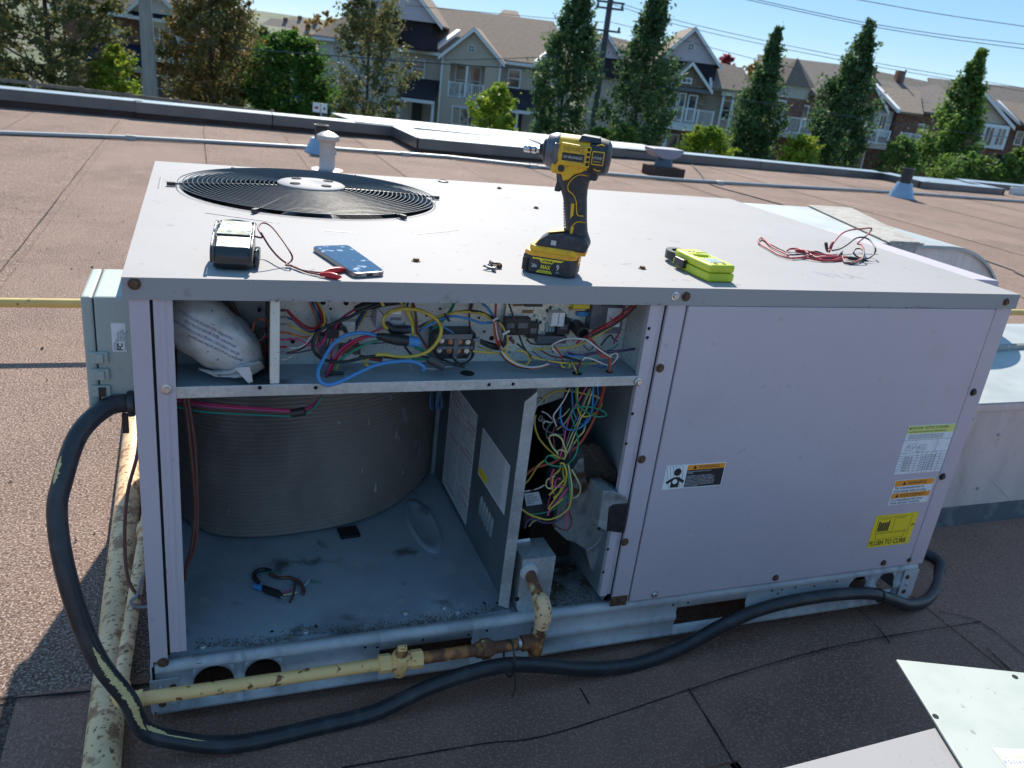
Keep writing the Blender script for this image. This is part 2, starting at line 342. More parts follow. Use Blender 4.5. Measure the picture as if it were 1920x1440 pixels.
dk = mat('dirt_fleck', (.20,.185,.175), .8); lt_ = mat('pale_scuff', (.52,.50,.50), .6)
flecks(150, dk, lid, 'dirt_flecks', onlid, .0006, .0018); flecks(26, mat('grey_smudge', (.30,.285,.285), .8), lid, 'smudges', onlid, .002, .005, (1, 4)); flecks(40, lt_, lid, 'scuff_marks', onlid, .0006, .0014, (4, 18))
flecks(46, dk, lid, 'paint_chips', lambda: (V((rnd.choice([.22,.30,.52,.9,1.42,1.55,1.62])+rnd.gauss(0,.03), -.0083, H-.034+abs(rnd.gauss(0,.0015)))), V((1,0,0)), V((0,0,1))), .0006, .0018, (1, 2.5))
# ---- fan: motor, blades, guard
GT = H+.011
def gz(r): return GT+.009*(1-(r/FR)**2)
gd = MB().lathe([(.083, 0), (.083, .004), (.078, .007), (.03, .0085), (.028, .0075), (0, .0075)], (FC.x, FC.y, gz(.08)), (0,0,1), 40).build('fan_guard_hub', paint_sun_toned, unit, 35)
for a_ in (.6, 2.2, 3.8, 5.3):
    c_ = V((FC.x+.055*math.cos(a_), FC.y+.055*math.sin(a_), gz(.08)+.0085)); MB().lathe([(.013,0),(.012,.0015),(0,.0015)], c_, (0,0,1), 16).build('bolt_slot', blackm, gd, 40)
NR = 21
for k in range(NR):
    r = .092+(FR+.004-.092)*k/(NR-1)
    MB().tube([(FC.x+r*math.cos(2*math.pi*i/72), FC.y+r*math.sin(2*math.pi*i/72), gz(r)) for i in range(72)], .0011, 6, closed=True).build('guard_ring', wiremetal, gd, 60)
for k in range(6):
    a_ = math.radians(-58+60*k); p = [(FC.x+r*math.cos(a_), FC.y+r*math.sin(a_), gz(r)-.004) for r in (.07, .14, .2, .26, .30, FR+.012)]+[(FC.x+(FR+.022)*math.cos(a_), FC.y+(FR+.022)*math.sin(a_), H+.003)]
    MB().tube(p, .0024, 6).build('guard_spoke', guardblack, gd, 60)
    c_ = V((FC.x+(FR+.018)*math.cos(a_), FC.y+(FR+.018)*math.sin(a_), H+.006)); MB().cbox(c_, (.010, .0045, .0045), Matrix.Rotation(a_, 3, 'Z')).build('guard_clip', guardblack, gd, bevel=.001)
fan = MB().lathe([(.07, 0), (.075, .02), (.075, .10), (.05, .115), (0, .115)], (FC.x, FC.y, H-.16), (0,0,1), 28).build('fan_motor', black, unit, 40)
for k in range(4):
    a_ = math.radians(20+90*k); pts = []
    for r, wd in ((.06, .10), (.14, .17), (.22, .22), (.285, .20)):
        for s_ in (-1, 1): pts.append((FC.x+r*math.cos(a_)-s_*wd/2*math.sin(a_), FC.y+r*math.sin(a_)+s_*wd/2*math.cos(a_), H-.09+s_*.035))
    MB().add(pts, [(0,2,3,1),(2,4,5,3),(4,6,7,5)]).build('fan_blade', mat('fan_blade', (.025,.025,.028), .85, 0, spec=.1) if k == 0 else bpy.data.materials['fan_blade'], fan, 60)
MB().lathe([(FR+.002, 0), (FR-.006, -.06), (FR+.01, -.09)], (FC.x, FC.y, H-.008), (0,0,1), 60)
orf = MB(); ring = 60
orf.add([(FC.x+r*math.cos(2*math.pi*i/ring), FC.y+r*math.sin(2*math.pi*i/ring), z) for r, z in ((FR+.003, H-.002), (FR-.004, H-.05), (FR+.0, H-.085)) for i in range(ring)],
        [(k*ring+i, k*ring+(i+1) % ring, (k+1)*ring+(i+1) % ring, (k+1)*ring+i) for k in range(2) for i in range(ring)]).build('fan_orifice', guardblack, unit, 60)
# ---- body panels
zt = .818
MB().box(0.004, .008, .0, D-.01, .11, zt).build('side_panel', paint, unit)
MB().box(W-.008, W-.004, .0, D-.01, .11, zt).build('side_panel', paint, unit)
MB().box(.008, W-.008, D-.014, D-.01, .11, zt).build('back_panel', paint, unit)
MB().box(.94, .944, .02, D-.014, .11, zt).build('inner_wall', darkteal, unit)
# left corner post
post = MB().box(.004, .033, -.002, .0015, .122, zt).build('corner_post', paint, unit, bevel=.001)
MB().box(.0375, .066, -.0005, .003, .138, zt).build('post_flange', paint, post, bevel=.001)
MB().box(.033, .0375, .003, .012, .13, zt).build('gasket', blackm, post)
MB().add([(.046,-.0006,.14),(.049,-.003,.14),(.053,-.003,.14),(.056,-.0006,.14),(.046,-.0006,zt),(.049,-.003,zt),(.053,-.003,zt),(.056,-.0006,zt)], [(0,1,5,4),(1,2,6,5),(2,3,7,6)]).build('crease', paint, post, 60)
screw(at(312,730,y=-.002), (0,-1,0), post, .006, silver); screw(at(306,1242,y=-.003), (0,-1,0), post, .007)
MB().lathe([(.003,0),(.003,.0008),(0,.0008)], at(310,670,y=-.001), (0,-1,0), 10).build('hole', blackm, post)
# right inner post
post2 = MB().add([(.92,.0,.14),(.935,-.002,.14),(.938,.004,.14),(.948,.004,.14),(.948,.012,.14),(.92,.012,.14)]+[(.914 if i in (0, 5) else x, y, zt) for i, (x, y) in enumerate([(.92,.0),(.935,-.002),(.938,.004),(.948,.004),(.948,.012),(.92,.012)])],
    [(i, (i+1) % 6, 6+(i+1) % 6, 6+i) for i in range(6)]+[(5,4,3,2,1,0),(6,7,8,9,10,11)]).build('inner_post', paint, unit)
for u, v in [(1217,616),(1214,633),(1186,776),(1174,832),(1162,940),(1131,1073),(1140,1030)]:
    MB().lathe([(.0035,0),(.003,.0006),(0,.0006)], at(u, v, y=-.0012), (0,-1,0), 10).build('hole', blackm, post2)
screw(at(1197,716,y=-.002), (0,-1,0), post2, .006, silver)
col_ = MB().box(.9515, .9925, -.003, .01, .115, zt).build('centre_column', paint, unit, bevel=.0015)
MB().box(.948, .9515, .004, .012, .12, zt).build('gasket', blackm, col_)
for u, v in [(1237,690),(1203,861),(1171,1016)]: screw(at(u, v, y=-.003), (0,-1,0), col_, .0065)
MB().box(.948, .988, -.006, -.003, .112, .136).build('bracket', rust_screw, col_)
for u, v in [(1150,1126),(1164,1124)]: screw(at(u, v, y=-.006), (0,-1,0), col_, .0065)
# closed access panel
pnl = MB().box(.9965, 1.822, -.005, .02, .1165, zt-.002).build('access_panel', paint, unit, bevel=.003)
MB().box(.9925, .9965, .004, .02, .115, zt).build('gap', blackm, pnl)
MB().box(1.822, 1.8265, .006, .02, .115, zt).build('gap', blackm, pnl)
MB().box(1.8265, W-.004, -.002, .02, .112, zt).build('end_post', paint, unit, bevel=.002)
for u, v, m in [(1227,1114,silver),(1454,1083,rust_screw),(1656,1055,rust_screw)]: screw(at(u, v, y=-.005), (0,-1,0), pnl, .006, m)
for u, v in [(1824,735),(1766,893),(1702,1048)]: screw(at(u, v, y=-.001), (0,-1,0), pnl, .007, black)
hood = MB().prism([(1.876,.36,.80),(1.876,1.0,.80),(1.876,1.0,.46),(1.876,.36,.46)], (.06,0,0)).prism([(1.936,.36,.80),(2.27,.36,.79),(2.33,.36,.62),(2.33,.36,.47),(1.936,.36,.46)], (0,.64,0)).build('shade_blocker', paint, unit, bevel=.003)  # added box hidden behind the unit's end, shades the roof at right
flecks(60, mat('panel_fleck', (.34,.29,.29), .7), pnl, 'dirt_flecks', lambda: (V((rnd.uniform(1.01,1.81), -.0054, rnd.uniform(.125,.80)**1.0)), V((1,0,0)), V((0,0,1))), .0005, .0012); flecks(9, mat('panel_scratch', (.72,.64,.66), .6), pnl, 'scratches', lambda: (V((rnd.uniform(1.05,1.6), -.0054, rnd.uniform(.14,.5))), V((.35,0,.94)), V((-.94,0,.35))), .0004, .0008, (10, 40))
# ---- labels on the panel
LY = -.0058; RX = (1,0,0); UZ = (0,0,1)
def lab(x0, x1, z0, z1, m, par_, nm, y=LY): return MB().box(x0, x1, y, y+.0004, z0, z1).build(nm, m, par_)
wl = lab(1.020, 1.170, .405, .463, white, pnl, 'warning_label')
lab(1.074, 1.168, .407, .449, ink, wl, 'text_field', LY-.0004); lab(1.074, 1.168, .4492, .461, orange, wl, 'orange_band', LY-.0004)
text('\u25b2 WARNING', .0112, ink, (1.121, LY-.0006, .4516), RX, UZ, wl, align='CENTER')
tx = ['For gas appliances installed in the State of', 'California:', '', 'If a gas appliance is not installed, operated, or', 'maintained in accordance with the manufacturer\'s', 'instructions, you could be exposed to substances', 'found in gas or from products of gas combustion', 'which are known to the State of California to cause', 'cancer, birth defects, or other reproductive harm.', 'Consult your gas supplier in the State of California', 'for more information.']
for i, l in enumerate(tx):
    if l: text(l, .0038, white, (1.0755, LY-.0006, .4445-.0036*i), RX, UZ, wl, sx=.93)
MB().lathe([(.009,0),(.009,.0004),(0,.0004)], (1.051, LY-.0001, .446), (0,-1,0), 20).build('pictogram_head', ink, wl)
MB().prism([(x, LY-.0001, z) for x, z in [(1.026,.424),(1.044,.434),(1.056,.434),(1.072,.424),(1.069,.418),(1.059,.424),(1.059,.409),(1.039,.409),(1.039,.424),(1.029,.418)]], (0,-.0004,0)).build('pictogram_body', ink, wl)
MB().lathe([(.006,0),(.006,.0004),(0,.0004)], (1.048, LY-.0006, .4235), (0,-1,0), 16).build('pictogram_lung', white, wl)
for k in range(6): MB().tube([(1.021+.008*k, LY-.00025, .4615), (1.037+.0065*k, LY-.00025, .406)], .0003, 4).build('scratch', rubber_grey, wl)
rl = lab(1.668, 1.819, .395, .526, white, pnl, 'rigging_label')
lab(1.669, 1.818, .5045, .525, limelab, rl, 'lime_band', LY-.0004)
text('\u25b2CAUTION - NOTICE TO RIGGERS:', .0098, ink, (1.671, LY-.0006, .516), RX, UZ, rl, sx=.80)
text('ALL PANELS MUST BE IN PLACE WHEN RIGGING', .0062, ink, (1.674, LY-.0006, .507), RX, UZ, rl, sx=.88)
for i in range(3): text('1. - SEE INSTALLATION INSTRUCTIONS FOR CORRECT RIGGING OF UNIT', .0042, ink, (1.674, LY-.0003, .4985-.0045*i), RX, UZ, rl, sx=.82)
gl = MB()
for z in (.486, .452, .444, .437, .430, .423, .416, .409, .402): gl.box(1.669, 1.818, LY-.0003, LY, z, z+.0005)
for x in (1.725, 1.74, 1.755, 1.77, 1.785, 1.80): gl.box(x, x+.0004, LY-.0003, LY, .396, .452)
gl.box(1.776, 1.7765, LY-.0003, LY, .452, .486)
for o_ in ((1.682, .459), (1.716, .455)):
    for dx, dz in ((0, 0), (.006, .006)): 
        for (a0, a1, c0, c1) in ((0, .022, 0, .0006), (0, .022, .011, .0116), (0, .0006, 0, .0116), (.022, .0226, 0, .0116)): gl.box(o_[0]+dx+a0, o_[0]+dx+a1, LY-.0003, LY, o_[1]+dz+c0, o_[1]+dz+c1)
gl.build('drawing', ink, rl)
for i in range(6):
    text('48TC004 - 007', .0052, ink, (1.686, LY-.0004, .4385-.007*i), RX, UZ, rl, sx=.8)
    text('41  1%s   7%s   10%s  18%s' % (i, i, i, i), .0052, ink, (1.743, LY-.0004, .4385-.007*i), RX, UZ, rl, sx=.95)
w2 = lab(1.681, 1.810, .308, .378, white, pnl, 'compartment_label')
lab(1.684, 1.808, .3605, .3765, orange, w2, 'orange_band', LY-.0004); lab(1.684, 1.808, .3265, .341, orange, w2, 'orange_band', LY-.0004)
text('\u25b2 WARNING', .0135, ink, (1.746, LY-.0006, .3635), RX, UZ, w2, align='CENTER', sx=.95); text('\u25b2 AVERTISSEMENT', .0128, ink, (1.746, LY-.0006, .3292), RX, UZ, w2, align='CENTER', sx=.92)
for i, l in enumerate(['This compartment must be', 'closed except when servicing']): text(l, .0098, ink, (1.686, LY-.0004, .3525-.009*i), RX, UZ, w2, sx=.9)
for i, l in enumerate(['Ce compartiment doit rester', 'ferm\u00e9 sauf pour l\'entretien.']): text(l, .0098, ink, (1.686, LY-.0004, .3185-.008*i), RX, UZ, w2, sx=.9)
fcur = lab(1.657, 1.794, .187, .280, yellowlab, pnl, 'curb_label')
text('FLUSH TO CURB', .0195, ink, (1.660, LY-.0004, .1925), RX, UZ, fcur, sx=.83, bold=.0003)
gl = MB(); y_ = LY-.0004
for x0_, x1_, z0_, z1_ in ((1.668,1.7765,.273,.2735),(1.668,1.6685,.232,.273),(1.776,1.7765,.216,.273),(1.722,1.7225,.232,.273),(1.668,1.77,.229,.2295),(1.668,1.77,.226,.2265),(1.674,1.766,.210,.2105),(1.674,1.6745,.210,.226),(1.766,1.7665,.210,.232)): gl.box(x0_, x1_, y_, LY, z0_, z1_)
for k in range(6): gl.box(1.673+.0062*k, 1.6775+.0062*k, y_, LY, .233, .258+(.004 if k in (0, 5) else 0))
gl.build('drawing', ink, fcur); text('\u2190', .016, ink, (1.781, y_, .238), RX, UZ, fcur, bold=.0004)
text('FLUSH MOUNT CURB', .0042, ink, (1.676, y_, .267), RX, UZ, fcur, sx=.8); text('FULL PERIMETER CURB', .0042, ink, (1.726, y_, .267), RX, UZ, fcur, sx=.75)
# ---- base rail with holes (curved profile), built around its openings
def rprof(z): return [(.006, z)]
rail = MB()
prof = [(.016,.113),(.004,.113),(-.002,.109),(-.004,.100),(.001,.094),(.001,.062),(-.003,.058),(-.003,.046),(.001,.042),(.001,.014),(-.004,.008),(-.004,.002),(.012,.002)]
holes = [(.075,.148,.094,.038,'arch'),(.168,.236,.094,.038,'arch'),(.43,.628,.076,.030,'slot'),(1.132,1.328,.078,.028,'slot'),(1.645,1.70,.096,.040,'arch'),(1.735,1.795,.096,.040,'arch')]
xsr = sorted(set([.010, W-.018]+[h for q in holes for h in q[:2]]))
for i in range(len(xsr)-1):
    xa, xb = xsr[i], xsr[i+1]; hol = next((q for q in holes if abs(q[0]-xa) < 1e-6 and abs(q[1]-xb) < 1e-6), None)
    def strip(pr):
        n_ = len(pr); rail.add([(xa, *p) for p in pr]+[(xb, *p) for p in pr], [(k, n_+k, n_+k+1, k+1) for k in range(n_-1)])
    if hol is None: strip(prof)
    else:
        zt_, zb_ = hol[2], hol[3]
        strip([p for p in prof[:4]]+[(.001, .094)]+([(.001, zt_)] if zt_ < .094 else []))
        lo = [(.001, zb_)]+[p for p in prof if p[1] < zb_-.001]
        strip(lo)
        if hol[4] == 'arch':   # rounded corners of the round cut-out
            cx, r_, cz = (xa+xb)/2, (xb-xa)/2, zt_-(xb-xa)/2
            for sg in (-1, 1):
                arc = [(cx+sg*r_*math.cos(t), .001, cz+r_*math.sin(t)) for t in [math.pi/2*k/6 for k in range(7)]]
                rail.poly(arc+[(cx+sg*r_, .001, zt_)])
                if zb_ < cz: rail.add([(cx+sg*r_, .001, zb_), (cx+sg*r_, .001, cz)], [])
railo = rail.build('base_rail', rail_m, unit, 35)
sd = railo.modifiers.new('solid', 'SOLIDIFY'); sd.thickness = .0025; sd.offset = 0
MB().box(.012, W-.02, .10, .104, .0, .098).build('inner_rail', blackm, unit)
MB().box(.0, .05, -.0065, -.0045, .010, .084).build('corner_plate', rail_m, railo, bevel=.001)
MB().box(W-.062, W-.012, -.0065, -.0045, .012, .098).build('corner_plate', rail_m, railo, bevel=.001)
MB().box(.002, .005, -.004, D-.02, .002, .112).build('side_rail', rail_m, unit); MB().box(W-.022, W-.019, -.003, D-.02, .002, .112).build('side_rail', rail_m, unit)
for x, z, m in [(.018,.066,galv),(.04,.064,rust_screw),(.02,.026,rust_screw),(.041,.026,galv),(1.832,.078,rust_screw),(1.838,.055,galv),(1.836,.032,rust_screw)]: screw((x, -.0065, z), (0,-1,0), railo, .0045, m)
for x, z in [(.40,.088),(.425,.084),(.52,.087),(.62,.083),(.66,.088),(1.12,.087),(1.16,.088),(1.40,.089),(1.42,.078),(1.43,.088),(1.47,.089),(1.53,.085),(1.60,.09)]: MB().lathe([(.003,0),(.003,.0006),(0,.0006)], (x, .0002, z), (0,-1,0), 10).build('hole', blackm, railo)
for u, v in [(373,1246)]: MB().cbox(at(u, v, y=-.003), (.005,.0006,.0035)).build('hole', blackm, railo)
# ---- base pan
panb = MB().box(.008, .94, .014, D-.014, .102, .108).build('base_pan', pan, unit)
MB().box(.07, .92, .006, .018, .108, .1135).build('pan_lip', galv, panb, bevel=.0015)
emb = at(815,985,z=.109)
for (cx, cy, rx, ry, hh) in [(.617,.40,.062,.13,.0)]:
    b = MB(); n = 40; pr = [(1.0,.108),(.94,.112),(.8,.1135),(.72,.109),(0.01,.109)]
    b.add([(cx+rx*s*math.cos(2*math.pi*k/n)*.62, cy+ry*s*math.sin(2*math.pi*k/n), z) for s, z in pr for k in range(n)], [(i*n+k, i*n+(k+1) % n, (i+1)*n+(k+1) % n, (i+1)*n+k) for i in range(4) for k in range(n)]).build('embossed_recess', pan, panb, 60)
for u, v in [(760,1151),(833,1141),(858,1150),(573,1187),(380,1215)]: screw(at(u, v, z=.109), (0,0,1), panb, .0055, galv)
for u, v in [(908,1131),(933,1131),(592,1174),(510,1184),(396,1228)]: MB().lathe([(.0035,0),(.0035,.0005),(0,.0005)], at(u, v, z=.1083), (0,0,1), 10).build('hole', blackm, panb)
MB().cbox(at(654,998,z=.112), (.024,.022,.004), Matrix.Rotation(.1,3,'Z')).build('rubber_pad', blackm, panb, bevel=.002)
# grit swept against the front lip
gr = MB()
for _ in range(1500):
    t = rnd.random(); x = .08+.62*t; yb = .02+.028*abs(pnoise((x*5, 0, 0)))+abs(rnd.gauss(0, .012)); s_ = rnd.uniform(.0008, .0024)
    if pnoise((x*9, yb*14, 2)) < -.12: continue
    q = V((x, yb, .1085+s_*.4)); M = Matrix.Rotation(rnd.random()*6, 3, (rnd.random(), rnd.random(), 1)); gr.add([q+M @ V(e)*s_ for e in ((1,0,-.4),(-.6,.8,-.4),(-.6,-.8,-.4),(0,0,.9))], [(0,1,3),(1,2,3),(2,0,3),(0,2,1)])
for _ in range(420):
    q = V((rnd.uniform(.08, .9), rnd.uniform(.02, .38), .1088)); s_ = rnd.uniform(.0006, .0016); M = Matrix.Rotation(rnd.random()*6, 3, (rnd.random(), rnd.random(), 1)); gr.add([q+M @ V(e)*s_ for e in ((1,0,-.4),(-.6,.8,-.4),(-.6,-.8,-.4),(0,0,.9))], [(0,1,3),(1,2,3),(2,0,3),(0,2,1)])
tag(gr.build('roof_grit', mat('grit', (.14,.12,.11), .9, 0, [((.4,.37,.34), 300, .5, .6), ((.03,.03,.03), 240, .55, .65)]), panb), kind='stuff')
# ---- condenser coil: curved finned wall
cp = spline([(.028,1.12,0),(.028,.75,0),(.034,.60,0),(.062,.50,0),(.125,.425,0),(.22,.398,0),(.33,.403,0),(.44,.425,0),(.535,.475,0),(.61,.545,0),(.675,.63,0),(.712,.70,0)], 10)
nz = 70; cb = MB(); rows = []
for k in range(nz*3+1):
    z = .116+(.815-.116)*k/(nz*3); ph = k % 3; off = (0, .0036, .0036)[ph]
    rows.append((z, off))
m_ = len(cp); vs = []
for z, off in rows:
    for i in range(m_):
        d = (cp[min(i+1, m_-1)]-cp[max(i-1, 0)]).normalized(); nr = V((d.y, -d.x, 0)); q = cp[i]-nr*(-off); vs.append((q.x-2*0, q.y, z))
cb.add(vs, [(r*m_+i, r*m_+i+1, (r+1)*m_+i+1, (r+1)*m_+i) for r in range(len(rows)-1) for i in range(m_-1)])
cb.build('condenser_coil', coil_m, unit)
MB().add([(q.x, q.y+.03, z) for z in (.11,.815) for q in cp], [(i, i+1, m_+i+1, m_+i) for i in range(m_-1)]).build('coil_backing', blackm, unit)
MB().box(.704, .7145, .66, .72, .109, .66).build('coil_end_plate', darkteal, unit)
# bent-fin marks
for _ in range(30):
    i = rnd.randrange(66, 104); q = cp[i]; z = rnd.uniform(.16, .60); d = (cp[i+1]-cp[i-1]).normalized(); nr = V((d.y, -d.x, 0))
    l_ = rnd.uniform(.008, .035); w_ = rnd.uniform(.0012, .004)
    MB().add([q+nr*.0042+d*(-w_)+V((0,0,z)), q+nr*.0042+d*w_+V((0,0,z+.003)), q+nr*.0042+d*(w_*.4)+V((0,0,z+l_)), q+nr*.0042+d*(-w_)+V((0,0,z+l_*.7))], [(0,1,2,3)]).build('bent_fin', galv, unit)
# ---- partition
ptnm = mat('partition_sheet', (.15,.18,.20), .5, .2, [((.11,.135,.15), 8, .4, .7, 6), ((.24,.26,.28), 40, .64, .74, 5, .6)])
ptn = MB().box(.7155, .7175, .034, .71, .109, .645).build('partition', ptnm, unit)
p_ = [at(u, v, y=.032) for u, v in [(986,737),(966,757),(939,1130),(956,1142)]]
fl_ = MB().prism([(.7175,.032,.628),(.693,.032,.606),(.693,.032,.125),(.7175,.032,.112)], (0,.002,0)).build('partition_flange', galv, ptn)
X_ = .7149
def plab(y0, y1, z0, z1, m, nm): return MB().box(X_-.0004, X_, y0, y1, z0, z1).build(nm, m, ptn)
l1 = plab(.352, .58, .126, .43, white, 'instruction_label'); l2 = plab(.115, .307, .298, .42, white, 'instruction_label')
LR = (0,-1,0); 
for k in range(40):
    z = .42-.0073*k
    if z < .13: break
    for c in range(2):
        if rnd.random() < .14: MB().box(X_-.0007, X_-.0004, .47-.113*c, .572-.113*c-rnd.uniform(0,.05), z, z+.003).build('red_rule', WCOL['red'], l1)
        else: text('operating and lighting instructions for your safety read all', .0062, ink, (X_-.0007, .575-.113*c, z), LR, UZ, l1, sx=.68+.1*rnd.random())
for k in range(17):
    z = .412-.0066*k
    text('WARNING improper installation adjustment alteration service or maintenance can cause injury or', .0055, ink, (X_-.0007, .303, z), LR, UZ, l2, sx=.72)
MB().box(X_-.0008, X_-.0004, .24, .303, .302, .322).build('yellow_block', yellowlab, l2)
for k in range(5):
    y = .262-.020*k; MB().lathe([(.001,0),(.0085,.008),(.0095,.03),(.0085,.052),(.001,.06)], (X_+.004, y, .205-.002*k), (0,0,1), 12).build('louvre', darkteal, ptn, 60)
# ---- control compartment
shelf = MB().box(.066, .935, .004, .40, .656, .660).build('control_shelf', pan, unit)
MB().box(.066, .917, .000, .004, .648, .6685).build('shelf_lip', galv, shelf, bevel=.001)
for u, v in [(592,727),(917,721),(962,720),(487,727)]: MB().lathe([(.0035,0),(.0035,.0006),(0,.0006)], at(u, v, y=-.0001), (0,-1,0), 10).build('hole', blackm, shelf)
for u, v, r in [(876,700,.0135),(1082,700,.010),(1142,697,.007)]: MB().lathe([(r,0),(r,.001),(0,.001)], at(u, v, z=.6605), (0,0,1), 20).build('grommet', blackm, shelf)
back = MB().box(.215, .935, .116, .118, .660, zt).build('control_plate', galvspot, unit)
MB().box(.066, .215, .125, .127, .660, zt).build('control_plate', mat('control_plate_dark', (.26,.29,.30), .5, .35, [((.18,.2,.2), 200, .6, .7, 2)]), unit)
for u, v, r in [(606,567,.004),(649,568,.004),(620,579,.002),(549,640,.0035),(697,593,.002),(825,579,.002),(800,592,.002),(922,634,.004),(898,596,.002),(908,622,.002),(956,657,.004),(486,581,.003)]:
    MB().lathe([(r*1.2,0),(r*1.2,.0006),(0,.0006)], at(u, v, y=.115), (0,-1,0), 12).build('hole', blackm, back)
MB().box(.212, .228, .004, .010, .668, zt).build('divider_face', galvspot, unit, bevel=.002); MB().box(.213, .216, .010, .116, .660, zt).build('divider_web', mat('divider_brown', (.10,.075,.06), .6), unit)
# compartments' side walls
MB().box(.936, .9385, .012, .4, .66, zt).build('inner_wall', galvspot, unit)
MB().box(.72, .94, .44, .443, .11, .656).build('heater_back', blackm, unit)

# ---- electrical components
pcbm = mat('circuit_board', (.86,.82,.70), .5, 0, [((.70,.66,.56), 160, .45, .6, 2), ((.12,.11,.10), 420, .66, .70, 1)])
def zz(X, Y, x0, y0, s): return (x0+X/s, y0+Y/s)
def ZC(X, Y): return zz(X, Y, 930, 560, 6.4)
a = at(*ZC(125,40), y=.108); b = at(*ZC(1240,620), y=.108)
pcb = MB().box(a.x, b.x, .106, .1085, b.z, zt).build('circuit_board', pcbm, unit)
def comp(x0, y0, x1, y1, m, nm, d=.02, yb=.106, bv=.001, par_=None):
    p = at(*ZC(x0, y0), y=yb-d); q = at(*ZC(x1, y1), y=yb-d)
    return MB().box(p.x, q.x, yb-d, yb, min(q.z, p.z), min(max(q.z, p.z), zt)).build(nm, m, par_ or pcb, bevel=bv)
for r in ((120,235,235,440),(255,235,395,440),(400,295,500,480),(755,250,880,430)): rl_ = comp(*r, black, 'relay', .016); comp(r[0]+18, r[1]+60, r[2]-18, r[1]+120, rubber_grey, 'relay_print', .0165, .106, 0, rl_)
for r in ((680,170,748,330),(752,170,812,335)): comp(*r, white, 'power_resistor', .02)
comp(930,70,1125,125,plain('cap_yellow',(.72,.58,.02)),'film_capacitor',.02); comp(900,125,1070,150,plain('cap_tan',(.55,.40,.22)),'film_capacitor',.014)
comp(985,160,1125,215,plain('comp_blue',(.03,.25,.55)),'trimmer',.012); comp(345,50,560,100,black,'chip',.006)
comp(500,455,840,540,rubber_grey,'pin_connector',.016); comp(1165,60,1225,370,rubber_grey,'heat_sink',.025)
tr = comp(1270,80,1500,420,rubber_grey,'transformer',.035,.115,.002,unit); comp(1350,115,1480,340,white,'transformer_label',.0365,.1155,0,tr)
tanm = plain('resistor_tan',(.35,.20,.08)); blum = plain('resistor_blue',(.25,.38,.42))
for k in range(7): comp(205+18*k,70,217+18*k,95,tanm,'resistor',.004); comp(325+18*k,142,337+18*k,178,tanm,'resistor',.004)
for k in range(4): comp(605+36*k,290 if k<1 else 345,628+36*k,400,blum,'resistor',.005); comp(605+36*k,400,632+36*k,445,black,'terminal',.006)
for X_2, Y_2 in [(180,180),(460,190),(490,250),(530,270),(830,190),(890,110),(760,120),(650,95),(1150,400),(610,130),(580,230),(900,240),(640,260),(450,420),(560,400)]: comp(X_2,Y_2,X_2+16,Y_2+34,black if X_2 % 20 else blum,'chip',.004,bv=0)
c0 = at(*ZC(960,330), y=.10); c1 = at(*ZC(1060,430), y=.045)
MB().lathe([(.0135,0),(.014,.002),(.014,.045),(.0125,.05),(.010,.05),(.009,.03),(0,.03)], c0, c1-c0, 24).build('bushing', black, unit, 40)
def ZB(X, Y): return zz(X, Y, 700, 550, 7.385)
def ZA(X, Y): return zz(X, Y, 520, 550, 8.0)
def zbox(f, x0, y0, x1, y1, m, nm, d=.03, yb=.115, bv=.0015, par_=None):
    p = at(*f(x0, y0), y=yb-d); q = at(*f(x1, y1), y=yb-d)
    return MB().box(p.x, q.x, yb-d, yb, min(q.z, p.z), min(max(q.z, p.z), zt)).build(nm, m, par_ or unit, bevel=bv)
ct = zbox(ZA, 1500, 130, 1915, 540, mat('contactor_grey', (.40,.41,.44), .5), 'contactor', .045)
zbox(ZA, 1500, 110, 1915, 175, black, 'contactor_cap', .047, .116, .001, ct); zbox(ZA, 1660, 250, 1860, 310, white, 'contactor_label', .0465, .115, 0, ct); zbox(ZA, 1700, 365, 1860, 405, rubber_grey, 'barcode', .0465, .115, 0, ct)
rc = zbox(ZA, 740, 430, 1160, 770, galvspot, 'relay_plate', .02); zbox(ZA, 750, 540, 925, 680, black, 'relay', .035, .10, .001, rc); zbox(ZA, 930, 470, 985, 560, black, 'relay', .03, .10, .001, rc); zbox(ZA, 1000, 560, 1060, 600, black, 'relay', .03, .10, .001, rc); zbox(ZA, 640, 640, 740, 990, rubber_grey, 'terminal_strip', .02, .112, .001, rc); zbox(ZA, 960, 800, 1250, 920, mat('relay_brown', (.16,.10,.08), .5), 'relay', .03, .105, .001, rc); zbox(ZA, 990, 915, 1130, 1000, galvspot, 'relay_plate', .03, .10, .001, rc)
tb = zbox(ZB, 860, 560, 1390, 905, black, 'terminal_block', .045)
cop = plain('copper', (.45,.22,.12), .35, .7)
for (X_2, Y_2, m) in [(945,660,silver),(1070,675,cop),(1195,675,cop),(1310,680,silver),(910,795,silver),(1050,805,cop),(1175,800,cop),(1290,805,silver)]: screw(at(*ZB(X_2, Y_2), y=.069), (0,-1,0), tb, .0035, m)
zbox(ZB, 1120, 640, 1165, 890, rubber_grey, 'barrier', .05, .115, .001, tb); zbox(ZB, 880, 740, 1385, 775, rubber_grey, 'barrier', .049, .115, .001, tb); zbox(ZB, 930, 570, 1370, 640, mat('terminal_cover',(.16,.17,.18),.45), 'cover', .047, .115, .001, tb)
# terminals on the divider
for Y_2, m in [(255,'dred'),(360,'grey'),(465,'grey'),(590,'orange'),(695,'pink'),(805,'red'),(890,'grey')]:
    p = at(*ZA(45, Y_2), y=.05); q = at(*ZA(145, Y_2), y=.05); MB().tube([p, p.lerp(q,.55), q], [.0022,.0026,.0014], 8).build('crimp_terminal', WCOL[m], unit, 50)

